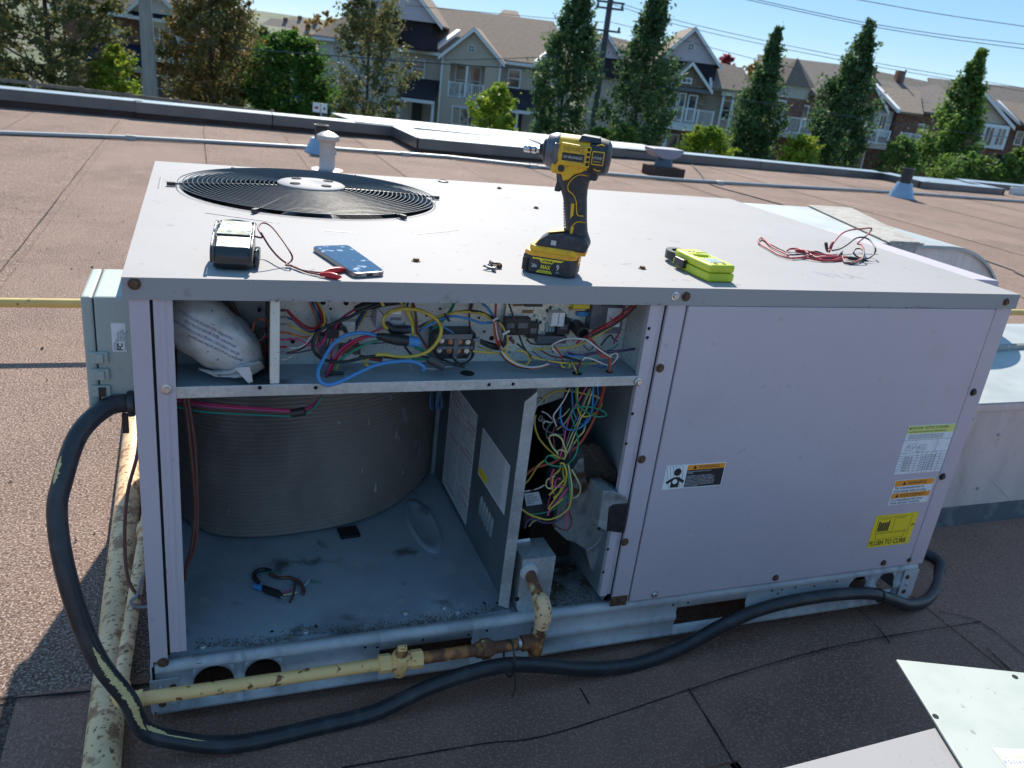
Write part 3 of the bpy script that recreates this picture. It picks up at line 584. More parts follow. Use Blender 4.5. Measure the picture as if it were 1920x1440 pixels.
# ---- wires: (colour, radius mm, pixel frame, points, depth start, depth end)
def wire(col, r, f, pts, y0, y1=None, wob=.006, parent=None, nm='wire'):
    y1 = y0 if y1 is None else y1; n = len(pts); P_ = []
    for i, (X, Y) in enumerate(pts):
        y = y0+(y1-y0)*i/max(1, n-1)+wob*math.sin(i*1.7+X*.01); P_.append(at(*(f(X, Y) if f else (X, Y)), y=y))
    return MB().tube(spline(P_, 5), r*.001, 7).build(nm, WCOL[col] if isinstance(col, str) else col, parent or unit, 60)
A = ZA; B_ = ZB; C_ = ZC
wires = [
('red',1.7,A,[(145,262),(250,390),(400,510),(520,545),(620,500),(670,420),(650,300),(600,180),(560,70)],.05,.10),
('red',1.7,A,[(145,245),(260,360),(410,480),(530,520),(640,470),(690,390),(660,270),(610,150),(580,70)],.055,.105),
('dblue',1.7,A,[(145,358),(250,410),(350,500),(470,570),(580,560),(640,450),(610,320),(540,180),(510,70)],.05,.10),
('yellow',1.7,A,[(145,467),(300,530),(420,590),(560,600),(660,530),(710,430),(690,280),(620,160),(560,70)],.05,.09),
('orange',1.7,A,[(145,590),(260,620),(400,655),(520,640),(600,560),(590,420),(540,270),(460,70)],.05,.10),
('pink',1.8,A,[(145,695),(230,680),(320,690),(420,745),(510,790),(620,760),(700,690),(740,600)],.05,.08),
('white',1.6,A,[(145,805),(220,820),(330,810),(430,750),(500,650),(600,590),(720,540),(770,430),(750,320),(690,250)],.05,.09),
('brown',1.6,A,[(120,890),(250,870),(380,820),(470,750),(560,660)],.06,.09),('purple',1.4,A,[(120,905),(300,890),(450,860),(560,840)],.06,.09),
('white',1.6,A,[(50,1000),(130,990),(210,940),(290,880),(350,830)],.06,.08),
('dblue',1.6,A,[(600,70),(610,200),(640,330),(640,470),(620,560)],.095,.09),('teal',1.4,A,[(530,70),(560,200),(600,330),(610,480)],.1,.095),
('black',3.0,A,[(1520,170),(1250,270),(1100,350),(900,430),(700,520),(580,620),(535,750),(560,880),(680,990),(850,1025),(1050,1020),(1250,975),(1450,940),(1700,960),(1920,1000)],.05,.045),
('magenta',2.4,A,[(1490,650),(1300,650),(1130,720),(980,820),(870,950),(800,1080),(750,1200),(740,1290)],.05,.05),
('red',2.4,A,[(1480,630),(1320,660),(1160,740),(1010,850),(910,960),(840,1080),(790,1190),(770,1290)],.055,.055),
('magenta',2.2,A,[(1180,230),(1000,350),(900,460),(850,580),(830,750),(810,950),(790,1100),(760,1290)],.07,.06),
('green',2.4,A,[(1600,690),(1400,740),(1200,830),(1050,920),(950,1000),(880,1080),(830,1180),(800,1290)],.055,.055),
('yellow',1.5,A,[(930,1040),(890,1120),(860,1180),(850,1290)],.06,.06),
('pink',1.8,A,[(1600,520),(1480,560),(1400,590)],.06,.07),('yellow',2.6,A,[(1380,1090),(1320,1060),(1320,1000),(1380,985)],.05,.06),
('dblue',2.4,A,[(1310,270),(1240,400),(1160,560),(1080,720),(1040,800)],.1,.095),('yellow',2.0,A,[(1345,280),(1270,400),(1170,560),(1100,720)],.1,.1),
('black',2.2,A,[(1280,290),(1200,430),(1110,600),(1020,780)],.105,.1),('brown',1.7,A,[(810,500),(800,640),(760,800),(720,900)],.09,.09),('orange',1.6,A,[(640,500),(620,640),(610,800),(630,900)],.095,.095),
('purple',1.5,A,[(1700,730),(1500,750),(1350,760),(1240,780)],.09,.1),('pink',1.5,A,[(740,560),(720,680),(650,780),(590,800)],.07,.07),
('yellow',3.3,B_,[(190,490),(140,430),(150,330),(250,250),(420,215),(600,225),(770,290),(890,380),(940,490),(910,620),(820,750),(700,830),(520,875),(330,875),(180,850),(30,850)],.05,.035),
('yellow',2.8,B_,[(370,100),(450,230),(520,360),(545,480),(540,580)],.06,.055),('brown',2.6,B_,[(540,100),(580,250),(600,400),(620,540),(700,680),(780,800),(840,870)],.07,.06),
('yellow',2.2,B_,[(540,110),(530,220),(550,350),(590,480),(600,570)],.075,.07),('black',2.4,B_,[(490,100),(440,250),(420,360),(430,420)],.08,.07),
('yellow',2.6,B_,[(640,520),(780,400),(950,310),(1150,265),(1350,255),(1520,290),(1640,360)],.075,.07),
('blue',2.6,B_,[(640,530),(800,420),(960,345),(1130,320),(1320,355),(1500,410),(1650,405)],.07,.065),
('dblue',2.4,B_,[(620,470),(760,400),(900,350),(1000,300)],.08,.08),('black',2.4,B_,[(1040,280),(1250,245),(1450,250),(1600,310),(1680,360)],.08,.07),
('blue',2.6,B_,[(1470,110),(1580,200),(1650,300),(1680,370)],.08,.065),('green',3.2,B_,[(1130,110),(1060,250),(930,400),(780,540)],.1,.095),
('dred',2.0,B_,[(1360,110),(1330,250),(1330,400),(1340,490)],.105,.105),('dred',2.0,B_,[(1390,110),(1350,220)],.105,.105),
('red',2.2,B_,[(1700,110),(1690,300),(1690,450),(1710,600),(1760,720)],.07,.06),('orange',1.8,B_,[(1670,380),(1680,580),(1740,740),(1830,860),(1920,950)],.065,.055),
('red',1.8,B_,[(1715,420),(1730,580),(1780,720)],.06,.06),('white',1.6,B_,[(1690,400),(1720,600),(1790,780),(1880,900),(1960,980)],.06,.05),
('black',2.8,B_,[(1480,650),(1600,710),(1720,740),(1800,680),(1830,560),(1780,430),(1700,350)],.06,.06),('black',2.4,B_,[(1480,680),(1600,745),(1740,770),(1830,690),(1845,560),(1790,430)],.062,.062),
('black',2.4,B_,[(1330,500),(1400,600),(1500,650),(1620,690),(1720,720)],.08,.07),('yellow',2.2,B_,[(1380,800),(1600,820),(1750,830),(1840,760),(1860,640),(1810,500),(1740,400)],.055,.055),
('yellow',1.6,B_,[(1460,740),(1540,770),(1640,800)],.07,.065),('green',2.4,B_,[(580,750),(680,800),(780,860)],.05,.05),('green',2.2,B_,[(540,910),(650,912),(760,915)],.045,.045),('teal',2.2,B_,[(600,740),(700,790),(790,850)],.055,.055),
('grey',2.0,B_,[(1120,880),(1180,940),(1280,930),(1340,860),(1345,800)],.06,.065),('black',2.2,B_,[(1100,890),(1170,960),(1300,950),(1380,860),(1380,790)],.06,.07),
('black',2.0,B_,[(900,900),(1020,940),(1120,980),(1240,1000)],.06,.03),('blue',1.6,B_,[(960,460),(1050,510),(1130,570)],.07,.07),('grey',1.6,B_,[(990,1020),(1060,1015),(1110,1020)],.03,.03),('grey',1.6,B_,[(710,1030),(780,1045),(870,1050)],.02,.02),
('grey',1.8,B_,[(480,980),(540,1040),(580,1090)],.04,.03),('black',2.2,B_,[(440,740),(500,820),(560,860),(700,880),(800,900)],.06,.05),('grey',1.4,B_,[(50,200),(110,260),(180,340)],.06,.05),
('red',2.0,C_,[(1680,60),(1550,190),(1400,290),(1200,390),(1050,470),(960,540)],.05,.06),('black',2.2,C_,[(1690,70),(1560,210),(1400,320),(1200,420),(1060,500)],.055,.06),('red',1.8,C_,[(1650,60),(1540,150),(1390,265),(1190,375),(1000,510)],.06,.065),
('yellow',1.8,C_,[(1520,250),(1350,360),(1150,480),(1000,550),(850,590),(600,600),(440,610)],.05,.06),('white',1.2,C_,[(1480,260),(1340,350),(1180,440)],.055,.06),
('redor',3.0,C_,[(1110,460),(1190,550),(1230,630),(1270,690),(1355,705),(1365,880)],.045,.03),
('black',1.8,C_,[(150,50),(200,190),(250,350),(310,530),(370,640),(440,720)],.05,.05),('black',1.8,C_,[(370,490),(430,540),(560,550),(680,545)],.06,.06),('black',1.8,C_,[(250,540),(330,600),(420,690)],.055,.05),
('dred',1.7,C_,[(685,640),(670,570),(760,520),(850,490),(1000,490),(1080,480),(1180,540),(1260,610),(1370,690)],.04,.035),('white',1.7,C_,[(690,620),(675,560),(770,505),(860,482),(1010,482),(1100,500),(1200,580),(1280,640),(1380,700)],.037,.033),
('dred',1.6,C_,[(1370,690),(1450,665),(1465,710),(1420,770),(1380,800),(1300,790),(1180,740),(1090,700),(1030,740),(990,800),(970,880)],.035,.03),('white',1.6,C_,[(1375,680),(1440,655),(1460,700),(1410,765),(1360,800),(1290,785),(1190,738),(1080,705),(1035,740)],.032,.03),
('yellow',1.9,C_,[(250,620),(350,640),(405,720),(370,790),(300,790),(180,730),(100,640)],.045,.05),('orange',1.8,C_,[(60,640),(130,730),(250,800),(400,835),(530,825),(660,780)],.045,.04),('white',1.8,C_,[(65,630),(140,720),(260,790),(400,822),(530,812),(660,770)],.043,.038),('black',1.8,C_,[(55,660),(130,745),(250,812),(400,840)],.047,.042),
('yellow',1.7,C_,[(430,700),(600,740),(800,770),(1000,780),(1210,775)],.035,.04),('purple',1.5,C_,[(440,630),(560,720),(700,800),(850,850),(960,820),(1030,750)],.04,.03),('purple',1.5,C_,[(850,640),(1000,670),(1200,640),(1450,620),(1720,590)],.05,.07),('purple',1.5,C_,[(860,660),(1000,690),(1200,660),(1450,640),(1720,600)],.055,.07),
('yellow',1.6,C_,[(910,770),(950,840),(970,900)],.03,.025),('green',1.5,C_,[(1230,680),(1130,750),(1050,820),(1000,890)],.035,.025),('dred',1.4,C_,[(1020,780),(990,840),(980,890)],.03,.025),('yellow',1.5,C_,[(780,760),(790,810),(830,830)],.03,.03),('yellow',1.5,C_,[(880,770),(885,800),(870,830)],.03,.03),
('blue',1.6,C_,[(820,670),(900,690),(1050,690)],.045,.045),('dblue',1.8,C_,[(1160,800),(1260,820),(1330,810)],.03,.03),('magenta',1.8,C_,[(1500,370),(1450,460),(1410,540)],.08,.08),('green',1.3,C_,[(1470,540),(1400,600),(1340,620)],.07,.06),
('black',1.6,C_,[(1260,560),(1330,470),(1380,440),(1420,500),(1460,510)],.08,.08),('grey',1.8,C_,[(1050,560),(1110,620),(1150,600),(1180,560)],.07,.07),('red',1.6,C_,[(690,560),(740,620),(790,700),(800,760)],.045,.035),('dred',1.5,C_,[(540,620),(640,680),(720,700),(800,710)],.05,.04),('white',1.5,C_,[(740,660),(690,610),(680,580)],.04,.04),('black',2.6,C_,[(780,690),(900,720),(1000,750)],.045,.04),('pink',1.5,C_,[(1530,60),(1510,180),(1420,260),(1370,230)],.07,.06),
]
for t in wires: wire(*t)
bl = [(706,630,.045),(688,625,.045),(664,625,.045),(642,632,.042),(626,644,.038),(614,660,.032),(606,674,.024),(600,685,.014),(596,700,.002),(600,714,-.006),(610,721,-.008),(622,721,-.008),(642,714,-.005),(670,700,.004),(701,686,.014),(732,679,.022),(757,677,.026),(775,678,.028),(790,684,.028),(796,690,.026),(793,695,.022)]
MB().tube(spline([at(u, v, y=y) for u, v, y in bl], 6), .0034, 8).build('wire', WCOL['blue'], unit, 60)
# left compartment wires
def ZL(X, Y): return zz(X, Y, 300, 550, 8.0)
for t in [('orange',1.4,ZL,[(1350,700),(1390,560),(1420,440),(1480,380),(1570,400),(1620,340)],.06,.09),('red',1.4,ZL,[(1580,400),(1600,460),(1630,520)],.08,.09),('dred',1.0,ZL,[(1430,680),(1460,590),(1520,530),(1620,530)],.08,.09),('white',1.5,ZL,[(1440,790),(1460,740),(1530,680),(1590,600)],.06,.09),('red',1.5,ZL,[(1620,640),(1550,680),(1530,800),(1490,900),(1470,1000),(1500,1030),(1540,980),(1590,850),(1620,750)],.07,.08),('brown',3.6,ZL,[(1000,30),(1080,170),(1180,350),(1300,600),(1330,680)],.09,.1),('black',1.4,ZL,[(780,150),(900,130),(1020,90),(1160,40)],.1,.1)]: wire(*t)
# wires across the coil, leads by the post
for k, (c, dy) in enumerate([('pink',0),('brown',5),('brown',9),('teal',15),('magenta',-5),('purple',3)]):
    wire(c, 1.9, None, [(328,750+dy*.8),(380,760+dy*.8),(460,766+dy*.7),(545,771+dy*.6),(572,768+dy*.5),(590,757+dy*.4),(604,740+dy*.2)], .14, .05)
MB().tube([at(546,775,y=.06), at(572,771,y=.055)], .008, 10).build('tape_wrap', black, unit, 60)
for dx in (0, 7): wire('brown', 3.2, None, [(344+dx,742),(352+dx,790),(358+dx*1.2,850),(366+dx*.6,950),(360+dx,1020),(350+dx*.3,1060),(346,1090)], .05, .05, .002)
for k, c in enumerate(['blue','dblue','black','blue','grey','dblue']): wire(c, 1.5, None, [(808+4*k,736),(806+4*k,755),(810+3*k,768),(818+2.5*k,762),(820+2*k,745)], .55, .55, .002)
# tape sleeves on the harness
def sleeve(f, pts, r, y0, y1, m, nm='tape_wrap'):
    P_ = [at(*f(*q), y=y0+(y1-y0)*i/(len(pts)-1)) for i, q in enumerate(pts)]; rr = r if isinstance(r, list) else [r]*len(pts); rr = [q*.001 for q in rr]
    return MB().tube(P_, rr, 10).build(nm, m, unit, 50)
sleeve(A, [(1160,235),(1300,190),(1450,160),(1560,140),(1800,130)], [5,8,9,8,5], .06, .07, black); sleeve(A, [(1560,120),(1590,185)], 3, .05, .05, WCOL['yellow'], 'cable_tie')
sleeve(B_, [(50,585),(200,620),(330,640),(480,660)], [5,9,11,10], .04, .04, black); sleeve(B_, [(470,655),(630,680)], [10,9], .04, .042, WCOL['blue'])
sleeve(B_, [(170,420),(260,500),(380,510),(480,500)], [6,8,9,8], .06, .06, black); sleeve(B_, [(470,500),(560,500)], [8,7], .06, .06, WCOL['dblue'])
sleeve(B_, [(760,900),(860,950),(980,1020)], [8,9,8], .04, .035, mat('tape_grey', (.06,.062,.07), .5)); sleeve(A, [(720,1190),(990,1200)], 3.5, .05, .05, black, 'cable_tie')
sleeve(B_, [(1790,570),(1880,520)], 2.5, .045, .05, WCOL['white'], 'cable_tie'); sleeve(B_, [(1650,380),(1720,340)], 2.5, .055, .06, WCOL['white'], 'cable_tie'); sleeve(B_, [(985,280),(1050,385)], 2.5, .06, .06, black, 'cable_tie')
sleeve(B_, [(1390,650),(1470,630)], [3,5], .06, .06, WCOL['grey'], 'wire_nut'); sleeve(C_, [(165,470),(215,530)], [4,3], .06, .06, WCOL['dred'], 'crimp_terminal'); sleeve(B_, [(1130,985),(1260,1005)], [3,4], .03, .03, WCOL['black'], 'wire_nut')
sleeve(A, [(1230,950),(1570,1000)], 4, .06, .06, WCOL['dred'])
# ---- heater compartment
def ZH(X, Y): return zz(X, Y, 960, 720, 7.2)
def ZG(X, Y): return zz(X, Y, 940, 900, 5.54)
hw = [
('redor',3.2,ZH,[(1250,20),(1200,230),(1120,440),(1020,640),(900,820),(750,930),(550,1060),(310,1130),(180,1240),(80,1400)],.06,.09),
('green',1.9,ZH,[(600,1010),(500,965),(450,1040),(560,1105),(720,1100),(830,1000),(890,850),(880,700),(840,550),(800,430),(810,350),(900,310),(1050,310),(1200,350),(1275,410),(1220,440),(1100,430),(980,360),(890,270),(865,150),(860,40)],.05,.05),
('yellow',2.0,ZH,[(885,30),(880,200),(890,330),(940,430),(1040,430),(1150,370),(1205,280),(1190,200),(1100,155),(950,125),(820,100),(680,90),(560,110),(450,170),(390,240)],.055,.09),
('yellow',2.0,ZH,[(320,420),(305,500),(315,600),(370,740),(480,870),(600,970),(700,1010)],.09,.07),('cream',2.0,ZH,[(620,940),(540,840),(500,740),(530,690),(600,690),(670,740),(700,830),(740,920)],.06,.06),
('cream',1.8,ZH,[(620,960),(610,910),(660,890),(710,910),(720,960)],.06,.06),('yellow',1.8,ZH,[(640,1000),(560,960),(480,970),(460,1000)],.06,.06),
('blue',1.9,ZH,[(660,290),(650,420),(680,540),(750,610),(850,620),(950,570),(1040,480),(1080,350),(1100,30)],.06,.06),('blue',1.7,ZH,[(810,60),(820,320),(860,450),(930,540),(980,520),(1060,380),(1155,200),(1155,30)],.07,.07),
('pink',1.7,ZH,[(1010,30),(900,220),(830,330),(760,500),(720,650),(690,830),(650,980)],.06,.06),('cream',1.7,ZH,[(1090,80),(1000,350),(920,480),(860,650),(780,850),(700,1020)],.065,.065),('cream',1.5,ZH,[(1060,60),(960,300),(890,500),(800,700),(720,900)],.075,.07),('grey',1.5,ZH,[(1040,60),(930,310),(850,500),(780,650),(720,850)],.08,.075),
('dred',1.7,ZH,[(790,40),(720,190),(650,300),(570,420),(570,480),(590,560),(555,650),(575,860)],.06,.06),('white',1.4,ZH,[(780,60),(710,200),(640,310),(562,420),(575,500),(600,570)],.058,.058),('purple',1.5,ZH,[(570,480),(650,530),(695,620),(700,700)],.07,.07),
('grey',1.5,ZH,[(430,470),(420,580),(480,640),(580,670),(690,690)],.09,.08),('grey',1.4,ZH,[(600,480),(500,560),(460,650),(480,740)],.09,.09),('white',1.4,ZH,[(400,370),(470,400),(530,460),(570,490)],.08,.07),('cream',1.5,ZH,[(780,330),(700,420),(620,470)],.08,.08),('cream',1.5,ZH,[(790,400),(720,520),(600,620)],.085,.085),
('teal',1.6,ZH,[(990,540),(960,640),(890,720),(870,760)],.07,.07),('cream',1.7,ZH,[(990,560),(960,650),(900,710),(820,830),(740,930)],.07,.065),('purple',1.5,ZH,[(880,740),(830,820),(790,900),(770,1020)],.07,.07),
('yellow',2.0,ZH,[(650,1070),(700,1080),(735,1200),(720,1320),(660,1440),(560,1540)],.05,.05),('yellow',2.0,ZH,[(660,1080),(640,1160),(560,1240),(540,1380),(560,1480)],.055,.055),('yellow',1.9,ZH,[(690,1080),(690,1200),(700,1290),(600,1400),(500,1500)],.06,.05),
('green',2.0,ZH,[(720,1110),(760,1250),(780,1440),(760,1560)],.05,.05),('cream',1.9,ZH,[(760,1090),(790,1260),(810,1400),(800,1560)],.05,.05),('cream',1.8,ZH,[(800,1150),(860,1250),(920,1380),(910,1480),(830,1540),(790,1520)],.055,.055),('purple',1.7,ZH,[(770,1120),(770,1250),(780,1440),(740,1600)],.06,.06),
('pink',2.0,ZH,[(560,1150),(520,1290),(560,1380),(660,1385),(720,1370)],.05,.05),('pink',1.8,ZH,[(580,1380),(590,1300),(640,1270),(650,1290)],.055,.055),('cream',1.8,ZH,[(580,1240),(480,1290),(460,1370),(500,1410),(560,1390)],.055,.055),('dred',1.5,ZH,[(620,1180),(600,1310),(650,1340),(710,1320)],.07,.07),('grey',1.4,ZH,[(840,1200),(880,1300),(870,1400),(820,1350)],.06,.06),
('white',1.6,ZH,[(440,1360),(380,1395),(290,1430),(170,1450)],.08,.08),('dred',1.5,ZH,[(440,1368),(370,1410),(250,1440),(170,1470)],.082,.082),('yellow',2.0,ZH,[(440,1030),(350,1100),(300,1180),(220,1300),(90,1420)],.08,.09),
('yellow',2.1,ZG,[(720,60),(715,250),(640,350),(500,410),(380,390),(280,350),(170,270)],.045,.07),('green',1.7,ZG,[(690,160),(600,270),(480,330),(350,355),(270,350)],.05,.065),('pink',2.2,ZG,[(695,80),(600,200),(510,300),(480,370)],.05,.05),('pink',2.2,ZG,[(695,320),(685,400),(668,510)],.05,.05),
('purple',2.0,ZG,[(690,250),(640,380),(540,440),(430,440),(330,400),(260,440),(245,490)],.055,.08),('brown',1.8,ZG,[(520,440),(600,500),(680,520),(720,470),(725,400),(700,320)],.055,.055),('cream',1.7,ZG,[(400,410),(330,430),(290,480)],.08,.09),('yellow',1.9,ZG,[(640,50),(590,150),(490,290),(530,285),(640,190)],.05,.05),
('redor',1.8,ZG,[(320,385),(270,430),(245,500)],.08,.09),('magenta',1.8,ZG,[(540,0),(520,120),(490,230),(480,280)],.06,.06),('green',1.6,ZG,[(175,330),(165,420),(150,500)],.07,.07)]
for t in hw: wire(*t, wob=.004)
for k in range(9): # zip-tied black and white pigtails
    wire('white' if k % 2 else 'grey', 1.2, ZH, [(330+9*rnd.random(),300),(300-12*k,400+9*k),(230-10*k,470+10*k),(150,430+14*k)], .09, .1); wire('black' if k % 2 else 'white', 1.2, ZH, [(340,290),(300+30*math.sin(k),230+8*k),(270+22*k,200+20*math.cos(k*2)),(350+12*k,250)], .09, .09)
for k in range(3): wire('white', 1.3, ZH, [(430,530),(440+10*k,500),(500+10*k,520),(560,500)], .085, .085); wire('white', 1.4, ZH, [(380,500),(360,470),(390,430),(410,450),(400,490),(430,540)], .09, .09)
hb = MB().prism([at(*ZH(*q), y=.15) for q in [(165,40),(730,40),(690,180),(160,370),(170,120)]], (0,.02,0)).build('flue_box', galv, unit)
mo = MB().lathe([(.03,-.005),(.043,.0),(.046,.004),(.046,.10),(.043,.105),(.028,.11),(0,.11)], at(965,955,y=.17), (1,.12,0), 28).build('inducer_motor', black, unit, 40)
p = at(983,928,y=.128); lm = at(999,936,y=.128)
ml = MB(); 
cs = [(983,926),(1010,922),(1017,945),(987,949)]; ml.prism([at(u, v, y=.121) for u, v in cs], (0,.001,0)).build('motor_label', white, mo)
for k in range(4): text(['HC27CB119','1/3 HP  208-230V','MADE IN MEXICO','E37403  UL'][k], .0065, ink, at(985+1*k,932+4.8*k,y=.1205), at(1012,928,y=.1205)-at(985,932,y=.1205), (0,0,1), mo, sx=.55)
gv = MB().box(.755,.815,.10,.17,.115,.165); gv.lathe([(.02,0),(.022,.004),(.022,.03),(.018,.034),(0,.034)], (.785,.13,.165), (0,-.3,1), 20)
gvo = gv.build('gas_valve', black, unit, 40, bevel=.003); MB().prism([at(u, v, y=.096) for u, v in [(968,1013),(993,1009),(996,1020),(970,1024)]], (0,.001,0)).build('valve_label', white, gvo)
shm = mat('heat_shield', (.27,.30,.32), .5, .3, [((.42,.44,.45), 14, .5, .68, 7), ((.15,.16,.17), 22, .48, .7, 7), ((.13,.07,.045), 16, .56, .66, 9)], (.2, 50, .003))
sp = [(1049,925),(1085,862),(1110,851),(1130,868),(1166,925),(1177,946),(1176,1000),(1150,1030),(1126,1082),(1108,1068),(1098,1030),(1080,1018),(1062,1012),(1040,992)]
sh = MB().prism([at(u, v, y=.06+.05*(1150-u)/100) for u, v in sp], (.01,.10,0)).build('heat_shield', shm, unit)
MB().prism([at(u, v, y=.052+.05*(1150-u)/100) for u, v in [(1094,838),(1108,832),(1122,843),(1140,868),(1152,884),(1162,905),(1150,918),(1138,926),(1126,933),(1118,928),(1112,914),(1100,905),(1096,884)]], (.01,.004,0)).build('burnt_patch', soot, sh)
lug = MB().prism([at(u, v, y=-.006) for u, v in [(1143,946),(1177,944),(1177,962),(1170,1000),(1152,998),(1138,996)]], (-.006,.05,0)).build('black_lug', black, sh, bevel=.002)
MB().prism([at(u, v, y=-.008) for u, v in [(1131,921),(1150,921),(1175,934),(1178,944),(1150,946),(1142,952),(1138,996),(1122,990)]], (-.004,.06,0)).build('lug_cover', shm, sh, bevel=.002)
MB().lathe([(.004,0),(.004,.002),(0,.002)], at(1123,991,y=-.008), (0,-1,0), 12).build('hole', blackm, sh)
wire('grey', 2.6, ZG, [(1050,530),(1030,600),(970,680),(890,725)], .03, .03, .001)
MB().prism([at(u, v, z=.112) for u, v in [(1036,1072),(1096,1068),(1082,1112),(1060,1102),(1038,1090)]], (0,0,.003)).build('loose_sheet', dirty, unit)
MB().prism([(.72,.02,.1085),(.938,.02,.1085),(.938,.42,.1085),(.72,.42,.1085)], (0,0,.001)).build('sooty_floor', dirty, unit)
MB().box(.82,.935,.20,.43,.11,.24).build('burner_box', soot, unit, bevel=.006)
MB().tube([(.80,.14,.112),(.82,.13,.125),(.826,.12,.128)], [.004,.005,.003], 8).build('igniter', white, unit, 50)
MB().prism([at(u, v, y=.13) for u, v in [(1080,830),(1100,810),(1180,960),(1170,985),(1120,900)]], (0,.02,0)).build('rust_flake_sheet', soot, unit)
fr = MB()
for _ in range(500):
    q = V((rnd.uniform(.80,.93), rnd.uniform(.015,.10), .1105)); s_ = rnd.uniform(.001,.003); M = Matrix.Rotation(rnd.random()*6, 3, (rnd.random(), rnd.random(), 1)); fr.add([q+M @ V(e)*s_ for e in ((1,0,-.3),(-.6,.8,-.3),(-.6,-.8,-.3),(0,0,.7))], [(0,1,3),(1,2,3),(2,0,3),(0,2,1)])
tag(fr.build('rust_flakes', mat('flakes', (.12,.07,.05), .9, 0, [((.45,.42,.38), 200, .5, .6)]), unit), kind='stuff')
brk = MB().box(.735,.812,.030,.034,.113,.238).box(.735,.812,.034,.105,.235,.238).box(.735,.738,.034,.105,.113,.235).box(.809,.812,.034,.105,.113,.235).build('gas_bracket', galv, unit)
MB().box(.735,.80,.012,.030,.113,.115).build('bracket_foot', galv, brk); screw((.766,.022,.115),(0,0,1),brk,.005,galv)
MB().lathe([(.006,0),(.006,.001),(0,.001)], at(969,1123,y=.029), (0,-1,0), 12).build('hole', blackm, brk)

# ================================================================== GAS PIPING
gp = thing('gas_pipe', (.4,-.05,ZR), 'cream painted rusty gas pipe running along the front rail into the heater compartment', 'gas pipe')
GY, GPZ, GR = -.05, .084, .0125
hole = V((.752,.031,.207))
MB().lathe([(.019,0),(.021,.004),(.019,.009),(.014,.010)], hole, (0,-1,0), 20).build('hole_putty', mat('putty', (.5,.52,.52), .7, 0, (), (.5,150,.004)), gp, 40)
e1_ = V((.760,-.048,.168))
MB().tube([hole+V((0,.01,0.004)), hole.lerp(e1_,.85)], GR, 16).build('riser_nipple', rustpipe, gp, 60)
MB().tube(spline([hole.lerp(e1_,.70), e1_+V((-.001,.004,.004)), V((.762,GY,.150)), V((.761,GY,.122))], 6), [.016]*3+[.0185]*13+[.016]*3, 18).build('elbow', creamrust, gp, 60)
MB().tube([(.761,GY,.135),(.757,GY,.10)], GR, 16).build('drop_nipple', rustpipe, gp, 60)
MB().tube([(.758,GY,.108),(.757,GY,.103),(.755,GY,.062),(.754,GY,.055)], [.017,.0165,.0165,.015], 18).tube([(.757,GY,GPZ),(.728,GY,GPZ),(.722,GY,GPZ)], [.0165,.0165,.0175], 18).build('tee', rustpipe, gp, 60)
MB().tube([(.754,GY,.06),(.753,GY,.024),(.753,GY,.020)], [.011,.012,.009], 14).build('drip_leg', cream, gp, 60)
MB().tube([(.725,GY,GPZ),(.655,GY,GPZ)], GR, 16).build('nipple', rustpipe, gp, 60); MB().tube([(.712,GY,GPZ),(.718,GY,GPZ)], .0131, 16).build('thread_tape', silver, gp, 60)
MB().lathe([(.016,0),(.017,.006),(.0215,.008),(.0215,.026),(.017,.028),(.0165,.038),(.014,.040)], (.658,GY,GPZ), (-1,0,0), 8).build('union', rustpipe, gp, 25)
MB().tube([(.63,GY,GPZ),(.50,GY,GPZ)], GR, 16).build('nipple', rustpipe, gp, 60)
vm = cream; vx = .462
MB().tube([(vx+.045,GY,GPZ),(vx+.043,GY,GPZ),(vx+.022,GY,GPZ),(vx+.018,GY,GPZ),(vx-.018,GY,GPZ),(vx-.022,GY,GPZ),(vx-.043,GY,GPZ),(vx-.045,GY,GPZ)], [.016,.019,.019,.016,.016,.019,.019,.016], 8).build('valve_body', vm, gp, 30)
MB().lathe([(.012,-.036),(.013,-.03),(.017,-.024),(.019,0),(.019,.016),(.016,.022)], (vx,GY,GPZ), (0,-.15,1), 16).build('valve_barrel', vm, gp, 40); MB().lathe([(.0125,0),(.0125,.006),(.010,.009),(0,.009)], (vx,GY-.003,GPZ+.021), (0,-.15,1), 14).build('valve_nut', rustpipe, gp, 40); MB().cbox((vx,GY-.005,GPZ+.036), (.009,.004,.006)).build('valve_handle', vm, gp, bevel=.001)
MB().tube([(.425,GY,GPZ),(.02,GY,GPZ+.001),(-.016,GY,GPZ)], GR, 18).build('horizontal_run', cream, gp, 60)
ec = V((-.047,GY+.004,GPZ))
MB().tube(spline([(-.008,GY,GPZ),(-.02,GY,GPZ),(-.040,GY+.006,GPZ),(-.048,GY+.03,GPZ),(-.048,GY+.045,GPZ)], 6), [.0175]*4+[.0165]*17+[.0175]*4, 18).build('elbow', cream, gp, 60)
MB().tube([(-.048,-.02,GPZ),(-.030,.62,.086),(-.024,1.0,.088)], .0135, 18).build('return_run', creamrust, gp, 60)
MB().tube([(-.034,.50,.086),(-.033,.535,.086)], .0185, 16).build('coupling', creamrust, gp, 60)
bp = thing('main_gas_pipe', (-.08,0,ZR), 'thick rust mottled cream gas main on the roof left of the unit', 'gas pipe')
MB().tube([(-.070,-.40,.003),(-.0755,-.09,.002),(-.090,.6,.002),(-.104,1.25,.002),(-.12,2.05,.02)], .0315, 26).build('pipe', creamrust, bp, 60)
MB().tube([(-.0855,.42,.002),(-.0862,.44,.002)], .0322, 26).build('coupling', creamrust, bp, 60)
yp = thing('yellow_gas_pipe', (-1,2.12,ZR), 'slim yellow gas pipe crossing the roof behind the unit on blocks', 'gas pipe')
